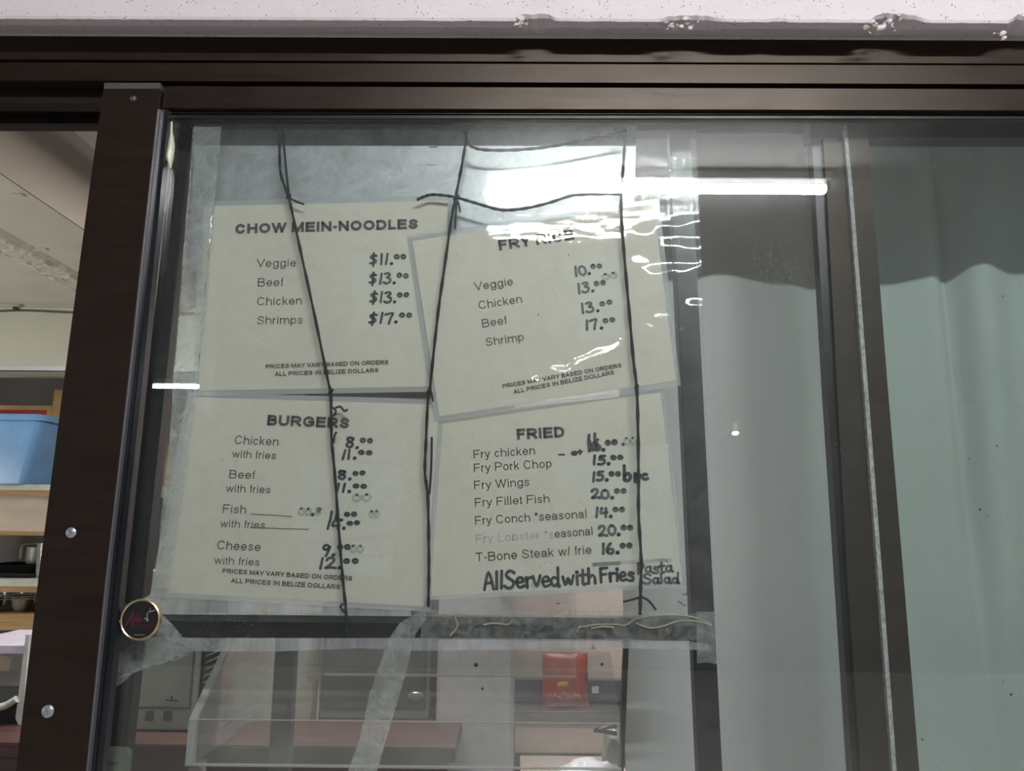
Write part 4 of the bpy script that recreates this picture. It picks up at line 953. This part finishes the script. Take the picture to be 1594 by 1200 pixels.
# ================================================================== KITCHEN: WORKTOP AND WHAT STANDS ON IT
ZW = .945                                     # worktop height
yf = PZ(400, 1161, ZW).y; yb = yf + .62
xr = P(709, 1140, yf).x
wt = empty('worktop', (-1.6, yf, 0), label='long red brown painted wooden worktop along the kitchen', category='worktop')
yk = PZ(690, 1122, ZW).y; xk = P(674, 1120, yk).x
MB().prism([(-3.2, yf, ZW - .035), (xr, yf, ZW - .035), (xr, yk, ZW - .035), (xk, yk, ZW - .035), (xk, yb, ZW - .035), (-3.2, yb, ZW - .035)], (0, 0, .035)).build('top_board', M['red_wood'], wt, bevel=.003)
MB().box((-3.2, yf + .012, ZW - .32), (xr - .02, yf + .045, ZW - .035)).build('apron', M['dark_wood'], wt)
for x in (-3.1, -1.9, -.9, xk - .09): MB().box((x, yf + .015, 0), (x + .07, yf + .085, ZW - .03)).build('leg', M['dark_wood'], wt); MB().box((x, yb - .085, 0), (x + .07, yb - .015, ZW - .03)).build('leg', M['dark_wood'], wt)
# small worn paint marks on the worktop nose
# steel cabinet
yc = PZ(260, 1139, ZW).y
cl, cr = P(190, 1100, yc).x, P(301, 1100, yc).x; zt = P(250, 985, yc).z + .16
cb = empty('steel_cabinet', (cl, yc, ZW), label='grey green metal oven cabinet standing on the worktop, seen low at the left', category='oven')
MB().box((cl, yc + .012, ZW), (P(343, 1050, yc).x, yc + .45, zt)).build('body', M['steel_dull'], cb, bevel=.004)
zs = P(250, 1103, yc).z
MB().box((cl + .005, yc, zs + .003), (cr - .008, yc + .014, zt)).build('door', M['steel_dull'], cb, bevel=.004)
MB().box((cl + .005, yc, ZW + .004), (cr - .002, yc + .014, zs - .002)).build('drawer', M['steel_dull'], cb, bevel=.004)
MB().box((cr - .004, yc - .006, ZW + .004), (cr + .012, yc + .014, zt)).build('edge_strip', M['steel'], cb, bevel=.002)
pL = P(308, 1050, yc)
MB().box((cr + .014, yc + .004, ZW + .03), (P(343, 1050, yc).x - .004, yc + .013, zt)).build('vent_panel', M['enamel_dark'], cb)
for k in range(11):
    z = zs + .05 + k * .017 - .02; m = MB(); m.prism([(cr + .022, yc - .002, z), (P(340, 1050, yc).x, yc - .002, z + .016), (P(340, 1050, yc).x, yc + .006, z + .023), (cr + .022, yc + .006, z + .007)], (0, .004, .001))
    m.build('louvre', M['steel_dull'], cb)
m = MB()
for q in ([(258, 1089), (276, 1091)], [(267, 1089), (267, 1083)]): m.tube([P(x, y, yc - .002) for x, y in q], .0018, 6)
m.build('maker_mark', M['black'], cb)
m = MB()
for x in (196, 226, 254): m.box((P(x, 1120, yc).x, yc - .0015, zs - .030), (P(x + 13, 1120, yc).x, yc + .001, zs - .006))
m.build('stain', M['enamel_dark'], cb)
# little pink notice
MB().pq([(350, 1013), (412, 1011), (411, 1029), (352, 1031)], yc + .10, .002).build('notice_card', plain('salmon_card', (.60, .44, .36), .7), label='small salmon card behind the acrylic, beside the oven vent', category='card')
MB().pq([(345, 900), (500, 900), (492, 1128), (345, 1128)], yc + .12, .02).build('splash_panel', M['cream'], kind='structure', label='pale splash panel behind the worktop')
# dark appliance
ya = PZ(590, 1120, ZW).y
al, ar = P(497, 1080, ya).x, P(669, 1080, ya).x; zt2 = P(600, 985, ya).z + .1
ap = empty('dark_appliance', (al, ya, ZW), label='dark grey enamel appliance with a pale oval plate, mid worktop', category='appliance')
MB().box((al, ya + .01, ZW), (ar, ya + .4, zt2)).build('body', M['enamel_dark'], ap, bevel=.006)
MB().box((al + .004, ya, P(600, 1103, ya).z), (ar - .012, ya + .012, zt2 - .01)).build('front_panel', M['enamel_dark'], ap, bevel=.004)
MB().box((al + .004, ya + .002, ZW + .002), (ar - .003, ya + .012, P(600, 1106, ya).z)).build('plinth', M['steel_dull'], ap, bevel=.002)
MB().box((ar - .010, ya - .002, ZW + .01), (ar - .002, ya + .012, zt2)).build('edge_strip', M['steel'], ap)
m = MB(); c = P(647, 1083, ya); m.lathe([(1, 0), (1, -.003), (.8, -.005), (0, -.005)], (0, 0, 0), 28, 'Y')
m.v = [(c.x + x * .022, c.y + y, c.z + z * .011) for x, y, z in m.v]; m.build('oval_plate', M['steel'], ap, smooth=True)
m = MB(); m.tube([P(487, 1128, ya - .03), P(497, 985, ya - .03)], .008, 12); m.build('pipe', M['steel'], label='shiny vertical metal pipe left of the dark appliance', category='pipe', smooth=True)
# tall white fridge behind the end of the worktop
yz = yk + .004; zl, zr = P(678, 1050, yz).x, P(801, 1050, yz).x
wf = empty('white_fridge', (zl, yz, 0), label='plain tall white fridge behind the end of the worktop', category='fridge')
MB().box((zl, yz + .03, 0), (zr, yz + .45, 1.75)).build('body', M['white_enamel'], wf, bevel=.008)
MB().box((zl + .004, yz, .06), (zr - .004, yz + .028, 1.74)).build('door', M['white_enamel'], wf, bevel=.008)
MB().box((zr - .045, yz - .03, 1.30), (zr - .025, yz + .002, 1.60)).build('handle', M['white_paint'], wf, bevel=.004)
# right-hand bay: pinkish wall, rail, red packet, shelf, crumpled bag
yw = 1.75
MB().box((P(798, 1050, yw).x, yw, 0), (1.6, yw + .05, H0)).build('partition', M['pink_wall'], kind='structure', label='pinkish painted partition behind the red packet')
MB().pq([(802, 1092), (1060, 1090), (1060, 1060), (802, 1058)], yw - .04, .03).build('dark_rail', plain('blue_grey_rail', (.10, .11, .14), .5), label='blue grey rail across the pinkish wall', category='rail')
ysf = yw - .12
sf = empty('wall_shelf', tuple(P(800, 1115, ysf)), label='thin grey steel shelf under the red packet', category='shelf')
z1 = P(880, 1107, ysf).z; z2 = P(880, 1122, ysf).z
MB().box((P(801, 1110, ysf).x, ysf, z1 - .004), (P(1080, 1110, ysf).x, yw, z1)).build('board', M['steel'], sf)
MB().box((P(801, 1110, ysf).x, ysf, z2), (P(1080, 1110, ysf).x, ysf + .008, z1 - .006)).build('front_lip', plain('grey_shelf_lip', (.30, .26, .27), .4, .3), sf)
yp = ysf + .015; a = P(845, 1105, yp); b = P(916, 1030, yp)
rp = MB(); nx = 16; vs = []
for s_ in (0, 1):
    for j in range(nx + 1):
        for i in range(nx + 1):
            u, v = i / nx, j / nx; bl = .028 * (math.sin(math.pi * u) * math.sin(math.pi * v)) ** .5
            vs.append((lerp(a.x, b.x, u) + .003 * mnoise.noise(Vector((v * 6, s_, 0))), yp + .03 + (bl if s_ else -bl) + .004 * mnoise.noise(Vector((u * 7, v * 7, s_))), lerp(z1, b.z + .02, v)))
K = (nx + 1) ** 2
fs = [(j*(nx+1)+i, j*(nx+1)+i+1, (j+1)*(nx+1)+i+1, (j+1)*(nx+1)+i) for j in range(nx) for i in range(nx)]
rp.add(vs, fs + [tuple(k + K for k in f[::-1]) for f in fs])
rpo = rp.build('red_packet', M['red_pack'], smooth=True, label='shiny red food packet standing on the steel shelf', category='packet')
m = MB()
m.pq([(868, 1062), (884, 1061), (884, 1068), (868, 1069)], yp - .012, .003); m.build('yellow_print', M['yellow'], rpo)
m = MB()
for x, y in ((862, 1080), (869, 1084), (876, 1077), (886, 1082), (893, 1079), (899, 1081)): m.pq([(x, y), (x + 3, y + 5), (x + 5, y + 5), (x + 2, y - 1)], yp - .012, .003)
m.build('pale_print', M['badge_grey'], rpo)
MB().pq([(921, 1069), (932, 1069), (932, 1079), (921, 1079)], yw - .046, .004).build('wall_tag', M['white_enamel'], label='tiny pale square tag on the rail right of the packet', category='tag')
# lettering on the hem: T II &
def small_red(s, x0, x1, y, h): return put_text(s, (x0, y), (x1, y), h, .0335, M['red_ink'], film, 'red_lettering', .01)
small_red('T', 889.5, 893, 1011.5, 3.5); small_red('I I', 903, 911, 1010, 3.5); small_red('&', 920, 927.5, 1011, 6)
# crumpled bag and dark handles low at the right
def crumple(name, c, r, mat, sq, seed, **pr):
    m = MB(); m.ball(c, r, 26, 16, sq)
    out = []
    for x, y, z in m.v:
        d = Vector((x, y, z)) - Vector(c); k = 1 + .35 * mnoise.noise(d * (3 / r) * .5 + Vector((seed, 0, 0))) + .15 * mnoise.noise(d * (8 / r) * .5 + Vector((seed, 3, 0)))
        out.append(tuple(Vector(c) + d * k))
    m.v = out; return m.build(name, mat, smooth=True, **pr)
zb_ = P(915, 1196, yf + .25).z
MB().box((P(801, 1150, ysf).x, ysf + .006, zb_ - .05), (P(1080, 1150, ysf).x, yw - .002, z2 - .002)).build('lower_panel', M['pink_wall'], sf)
MB().box((P(812, 1150, yf + .1).x, yf + .1, 0), (P(1000, 1150, yf + .1).x, ysf - .004, zb_ - .056)).build('base_cabinet', M['pink_wall'], label='pinkish low cabinet right of the white freezer', category='cabinet')
crumple('plastic_bag', (P(912, 1192, yf + .22).x, yf + .22, zb_ - .01), .06, M['white_enamel'], (1.2, .8, .7), 4, label='crumpled white plastic bag on the low cabinet', category='bag')
crumple('grey_cloth', (P(958, 1160, yf + .3).x, yf + .34, zb_ + .02), .055, M['steel_dull'], (.6, .6, 1.3), 9, label='bundled grey green cloth beside the plastic bag', category='cloth')
m = MB(); m.tube([P(960, 1130, yf + .3), P(940, 1132, yf + .3), P(925, 1136, yf + .3), P(960, 1142, yf + .3)], .006, 8)
m.build('ladle', M['black'], smooth=True, label='dark ladle handle poking in beside the timber upright', category='ladle')

# ================================================================== KITCHEN: SHELVES AT THE LEFT
YS1 = 2.30
sx0, sx1 = -2.9, P(236, 700, YS1).x
su = empty('shelf_unit', (sx0, YS1, 0), label='wooden shelving unit with grey topped boards beyond the open window', category='shelving')
def shelf_board(yt, yb_, mat_top='shelf_top', mat_edge='wood_edge', depth=.42):
    a = P(60, yt, YS1); b = P(60, yb_, YS1)
    o = MB().box((sx0, YS1 + .004, b.z), (sx1, YS1 + depth, a.z)).build('shelf_board', M[mat_top], su, bevel=.002)
    MB().box((sx0, YS1 - .006, b.z), (sx1, YS1 + .004, lerp(b.z, a.z, .45))).build('front_edge', M[mat_edge], o)
    return a.z
z_a = shelf_board(754, 772); z_b = shelf_board(902, 922); z_c = shelf_board(957, 981, 'wood_edge')
for x in (sx0, sx1 - .04): MB().box((x, YS1 + .0, 0), (x + .04, YS1 + .04, z_a - .01)).build('upright', M['wood_edge'], su); MB().box((x, YS1 + .36, 0), (x + .04, YS1 + .4, z_a - .01)).build('upright', M['wood_edge'], su)
m = MB(); p0, p1 = P(60, 772, YS1 + .01), P(60, 829, YS1 + .01)
vs = []
for j in range(13):
    for i in range(61):
        x = lerp(sx0, sx1 - .01, i / 60); z = lerp(p0.z, p1.z, j / 12); vs.append((x, YS1 + .01 + .010 * mnoise.noise(Vector((x * 5, z * 12, 3))), z))
m.add(vs, [(j*61+i, j*61+i+1, (j+1)*61+i+1, (j+1)*61+i) for j in range(12) for i in range(60)])
m.build('cloth_skirt', plain('beige_oilcloth', (.46, .38, .31), .6, scale=6, stretch=(1, 1, 3)), su, smooth=True, label='beige wood-grain cloth hung under the top board')
MB().box((sx0, YS1 + .0, p1.z - .012), (sx1, YS1 + .02, p1.z + .004)).build('rail', M['wood_edge'], su)
# boxes on the top board
def carton(name, x0, x1, z0, z1, y, d, label, stripe=None, marks=()):
    t = empty(name, ((x0 + x1) / 2, y, z0), label=label, category='cardboard box', group='cardboard boxes on the top shelf')
    MB().box((x0, y, z0), (x1, y + d, z1)).build('carton_body', M['card'], t, bevel=.003)
    MB().box((x0 + .002, y + d * .48, z1), (x1 - .002, y + d * .52, z1 + .0015)).build('tape_seam', M['card_in'], t)
    for (a, b, c, e, mt) in marks: MB().box((a, y - .0012, c), (b, y + .001, e)).build('printed_panel', M[mt], t)
    return t
yc1 = YS1 + .30
Q = lambda x, y: P(x, y, yc1)
zmid = Q(90, 682).z
carton('cardboard_box', Q(75, 720).x, Q(230, 720).x, z_a, zmid, yc1, .32, 'lower right cardboard box of the stack beside the blue tub', marks=[(Q(79, 690).x, Q(96, 690).x, Q(0, 701).z, Q(0, 687).z, 'red_print'), (Q(207, 690).x, Q(222, 690).x, Q(0, 697).z, Q(0, 687).z, 'red_print')])
carton('cardboard_box', Q(79, 640).x, Q(232, 640).x, zmid + .001, Q(90, 606).z, yc1 + .005, .32, 'upper right cardboard box of the stack beside the blue tub', marks=[(Q(78, 670).x, Q(96, 670).x, Q(0, 673).z, Q(0, 661).z, 'red_print'), (Q(209, 660).x, Q(222, 660).x, Q(0, 678).z, Q(0, 667).z, 'blue_print'), (Q(210, 620).x, Q(226, 620).x, Q(0, 621).z, Q(0, 611).z, 'red_print')])
yc2 = YS1 + .30
R2 = lambda x, y: P(x, y, yc2)
carton('cardboard_box', R2(-70, 700).x, R2(73.5, 700).x, z_a, R2(40, 631).z, yc2, .1, 'cardboard box with a red stripe standing behind the blue tub', marks=[(R2(-70, 640).x, R2(73, 640).x, R2(40, 650).z, R2(40, 638).z, 'red_print')])
# blue tub
def rrect(cx, cy, hx, hy, r, z, n=6):
    out = []
    for qx, qy, a0 in ((1, 1, 0), (-1, 1, 90), (-1, -1, 180), (1, -1, 270)):
        for k in range(n + 1):
            a = math.radians(a0 + 90 * k / n); out.append((cx + qx * (hx - r) + r * math.cos(a), cy + qy * (hy - r) + r * math.sin(a), z))
    return out
def loft(rings, cap0=True, cap1=False):
    m = MB(); n = len(rings[0]); vs = [p for r in rings for p in r]
    fs = [(i*n + k, i*n + (k+1) % n, (i+1)*n + (k+1) % n, (i+1)*n + k) for i in range(len(rings)-1) for k in range(n)]
    if cap0: fs.append(tuple(range(n-1, -1, -1)))
    if cap1: fs.append(tuple((len(rings)-1)*n + k for k in range(n)))
    return m.add(vs, fs)
yt0 = YS1 - .03; r_ = P(67, 655, yt0).x; lft = P(-110, 655, yt0).x; cx = (r_ + lft) / 2; hx = (r_ - lft) / 2
hy = .15; cyy = yt0 + hy; zt3 = P(60, 646, yt0).z
tb = empty('storage_tub', (cx, cyy, z_a), label='sky blue plastic storage tub with rolled rim on the top shelf', category='tub')
hb = cx - 0; xbr = P(44, 748, yt0 + .03).x
k0 = (xbr - cx)
rings = [rrect(cx, cyy, k0 * .96, hy * .84, .03, z_a + .001), rrect(cx, cyy, k0, hy * .88, .035, z_a + .02), rrect(cx, cyy, hx * .955, hy * .97, .04, zt3 - .03), rrect(cx, cyy, hx * .96, hy * .975, .04, zt3),
         rrect(cx, cyy, hx * .93, hy * .94, .04, zt3), rrect(cx, cyy, k0 * .95, hy * .8, .03, z_a + .02)]
loft(rings, True, True).build('body', M['tub'], tb, smooth=True)
rings = [rrect(cx, cyy, hx * .97, hy * .98, .045, zt3 - .024), rrect(cx, cyy, hx, hy * 1.02, .05, zt3 - .022), rrect(cx, cyy, hx, hy * 1.02, .05, zt3 + .002), rrect(cx, cyy, hx * .95, hy * .96, .045, zt3 + .006)]
loft(rings, False, False).build('rim', M['tub'], tb, smooth=True)
# second shelf: pot, trays, clear container
y2 = YS1 + .06; W2 = lambda x, y: P(x, y, y2)
def tray_box(name, x0, x1, z0, z1, mat, label, cat, y=y2, d=.28, **k):
    cx_, hx_ = (x0 + x1) / 2, (x1 - x0) / 2
    rr = [rrect(cx_, y + d/2, hx_ * .9, d * .45, .02, z0), rrect(cx_, y + d/2, hx_, d * .5, .025, z1 - .006), rrect(cx_, y + d/2, hx_ * 1.03, d * .52, .025, z1), rrect(cx_, y + d/2, hx_ * .96, d * .47, .02, z1), rrect(cx_, y + d/2, hx_ * .86, d * .42, .02, z0 + .006)]
    return loft(rr, True, True).build(name, mat, smooth=True, label=label, category=cat, **k)
zc_ = z_b
tray_box('black_tray', W2(-60, 900).x, W2(50, 900).x, zc_, W2(0, 892).z, M['black'], 'lower black plastic tray on the second shelf', 'tray', group='black trays on the second shelf')
tray_box('black_tray', W2(-50, 900).x, W2(48, 900).x, W2(0, 892).z + .002, W2(0, 880).z, M['black'], 'upper black plastic tray on the second shelf, under the pot', 'tray', y=y2 + .01, group='black trays on the second shelf')
zp = W2(0, 880).z + .002; cxp = W2(29, 860).x; rp_ = (W2(47, 860).x - W2(11, 860).x) / 2
pt = empty('cooking_pot', (cxp, y2 + .14, zp), label='dull metal pot with looped handles on the black trays', category='pot')
MB().lathe([(0, 0), (rp_ * .92, 0), (rp_, .012), (rp_, W2(0, 853).z - zp), (rp_ * 1.05, W2(0, 852).z - zp), (rp_ * .95, W2(0, 852).z - zp), (rp_ * .93, .012), (0, .010)], (cxp, y2 + .14, zp), 28).build('pot_body', M['steel_dull'], pt, smooth=True)
zh = W2(0, 848).z
MB().tube(crom([(cxp - rp_ - .005, y2 + .10, zp + .02), (cxp - rp_ - .004, y2 + .10, zh - .01), (cxp - rp_ * .4, y2 + .10, zh), (cxp + rp_ * .5, y2 + .10, zh), (cxp + rp_ + .004, y2 + .10, zh - .012)], 5), .006, 8).build('handle', M['steel'], pt, smooth=True)
tray_box('clear_container', W2(51, 870).x, W2(78, 870).x, z_b, W2(0, 845).z, M['flap'], 'tall translucent plastic container beside the pot', 'container')
# third shelf: steel bowls
y3 = YS1 + .10
for k, (x, r, yl, lab) in enumerate(((-14, .044, 938, 'steel mixing bowl at the left end of the third shelf'), (33, .044, 934, 'steel mixing bowl on the third shelf, the one nearest the window post'), (12, .042, 940, 'steel mixing bowl set back between the other two on the third shelf'))):
    c = P(x, 950, y3); hgt = .062
    b_ = MB().lathe([(0, 0), (r * .5, .002), (r * .82, .02), (r, hgt), (r * 1.06, hgt + .001), (r * .97, hgt - .001), (r * .78, .022), (0, .008)], (c.x, y3 + (k // 2) * .10, z_c), 28).build('steel_bowl', M['steel'], smooth=True, label=lab, category='bowl', group='steel bowls on the third shelf')
for k, x in enumerate((-8, 14, 41)):
    c = P(x, 920, y3 + .24)
    MB().lathe([(0, 0), (.026, .002), (.031, .03), (.032, .11), (.028, .11), (.027, .03), (0, .01)], (c.x, y3 + .24, z_c), 20).build('steel_cup', M['steel'], smooth=True, label='tall steel cup behind the bowls, ' + ('leftmost', 'middle', 'rightmost')[k] + ' of three', category='cup', group='steel cups behind the bowls')
m = MB(); yr = YS1 + .05
for k in range(3): m.tube([P(-60, 926 + k * 4, yr), P(62, 924 + k * 4, yr)], .002, 6)
m.build('hanging_rack', M['steel'], su)
# glass case with pale frame standing on the worktop's left part
yg = yf + .16
gcase = empty('glass_case', (P(0, 1110, yg).x, yg, ZW), label='glass food case with a pale painted frame, at the left end of the worktop', category='display case')
gx0 = P(-90, 1050, yg).x
_m = MB().pq([(27, 1140), (24, 1118), (40, 988), (46, 988), (44, 1000), (33, 1140)], yg, .02); _m.v = [(x, y, max(z, ZW + .0005)) for x, y, z in _m.v]
_m.build('corner_post', M['white_paint'], gcase)
zsh = P(20, 1006, yg).z; zbt = P(20, 1094, yg).z
MB().box((gx0, yg + .01, P(0, 1018, yg).z), (P(36, 1010, yg).x, yg + .30, zsh)).build('lid', M['lilac'], gcase, label='lilac plastic sheeted lid')
MB().box((gx0, yg + .004, P(0, 1068, yg).z), (P(31, 1060, yg).x, yg + .007, P(0, 1018, yg).z)).build('front_glass', M['acrylic'], gcase)
MB().box((gx0, yg + .012, P(0, 1094, yg).z), (P(30, 1090, yg).x, yg + .28, P(0, 1069, yg).z)).build('dark_base', M['enamel_dark'], gcase)
m = MB(); m.tube([P(-60, 1108, yg - .005), P(-10, 1103, yg - .005), P(10, 1098, yg - .005), P(26, 1088, yg - .005)], .010, 10); m.build('hose', M['white_paint'], gcase, smooth=True)
MB().box((gx0, yg + .02, ZW), (P(28, 1100, yg).x, yg + .28, P(0, 1094, yg).z)).build('plinth', M['black'], gcase)
MB().box((P(-80, 1060, yg + .2).x, yg + .18, P(0, 1066, yg).z), (P(20, 1060, yg + .2).x, yg + .22, P(0, 1045, yg).z)).build('food_tray', M['card'], gcase)

# ================================================================== OUTSIDE: lamps that light the window and mirror in it
def mirror_place(px, py, Yv):                 # a lamp whose mirror image in the glass (plane Y = .006) is seen at this pixel and depth
    p = P(px, py, Yv); return Vector((p.x, 2 * .006 - p.y, p.z))
YV = 1.75
ta = mirror_place(766, 296, YV); tb_ = mirror_place(1284, 289, YV)
ta.z = tb_.z = (ta.z + tb_.z) / 2; tb_.y = ta.y
lamp = empty('tube_lamp', (0, ta.y, ta.z), label='long cool white LED tube lamp above the pavement, mirrored in the glass', category='lamp')
n = 74; m = MB(); pts = []; rs = []
for i in range(n * 2 + 1):
    pts.append(ta.lerp(tb_, i / (2 * n))); rs.append(.0155 + (.0035 if i % 2 else 0))
m.tube(pts, rs, 10); m.build('tube', M['tube'], lamp)
m = MB(); m.box((ta.x - .02, ta.y - .012, ta.z + .028), (tb_.x + .02, ta.y + .035, ta.z + .060)); m.build('housing', M['white_paint'], lamp, bevel=.003)
for x in (ta.x - .012, tb_.x): MB().box((x, ta.y - .018, ta.z - .018), (x + .014, ta.y + .018, ta.z + .032)).build('end_cap', M['white_paint'], lamp)
MB().box((-9, -9, -.1), (9, .14, 0)).build('ground', M['street'], kind='structure', label='unseen pale cement ground before the window, added to bounce tube light upward')  # unseen ground, added pale so lamp light bounces up to soffit and curtain
MB().box((-8, -7.2, 0), (8, -7.0, ta.z + .062)).build('wall_reflection_block', M['far_wall'], kind='structure', label='unseen dim wall behind the camera, added to darken the glass reflections')  # unseen wall, added to mirror dark and leave sky light to the sides
MB().box((-6.4, -7.2, ta.z + .062), (6.4, YF, ta.z + .16)).build('porch_ceiling', M['porch'], kind='structure', label='porch ceiling carrying the tube lamp')
ta = mirror_place(96, 600, 5.6); tb_ = mirror_place(309, 596, 5.6); tb_.z = ta.z; tb_.y = ta.y
l2 = empty('tube_lamp', (ta.x, ta.y, ta.z), label='distant tube lamp mirrored as a short bright streak left of the menus', category='lamp')
MB().tube([ta, tb_], .020, 10).build('tube', M['far_tube'], l2); MB().box((ta.x, ta.y - .03, ta.z + .025), (tb_.x, ta.y + .03, ta.z + .07)).build('housing', M['white_paint'], l2)
bp = mirror_place(1145, 674, 3.0)
l3 = empty('small_bulb', tuple(bp), label='small warm bulb mirrored as a dot on the glass before the curtain', category='lamp')
m = MB(); m.ball(bp, .017, 14, 8, (1, 1, .7)); m.build('bulb', M['bulb'], l3, smooth=True); MB().lathe([(.012, .008), (.012, .05), (.004, .06)], bp, 16).build('socket', M['white_paint'], l3, smooth=True)

settle()
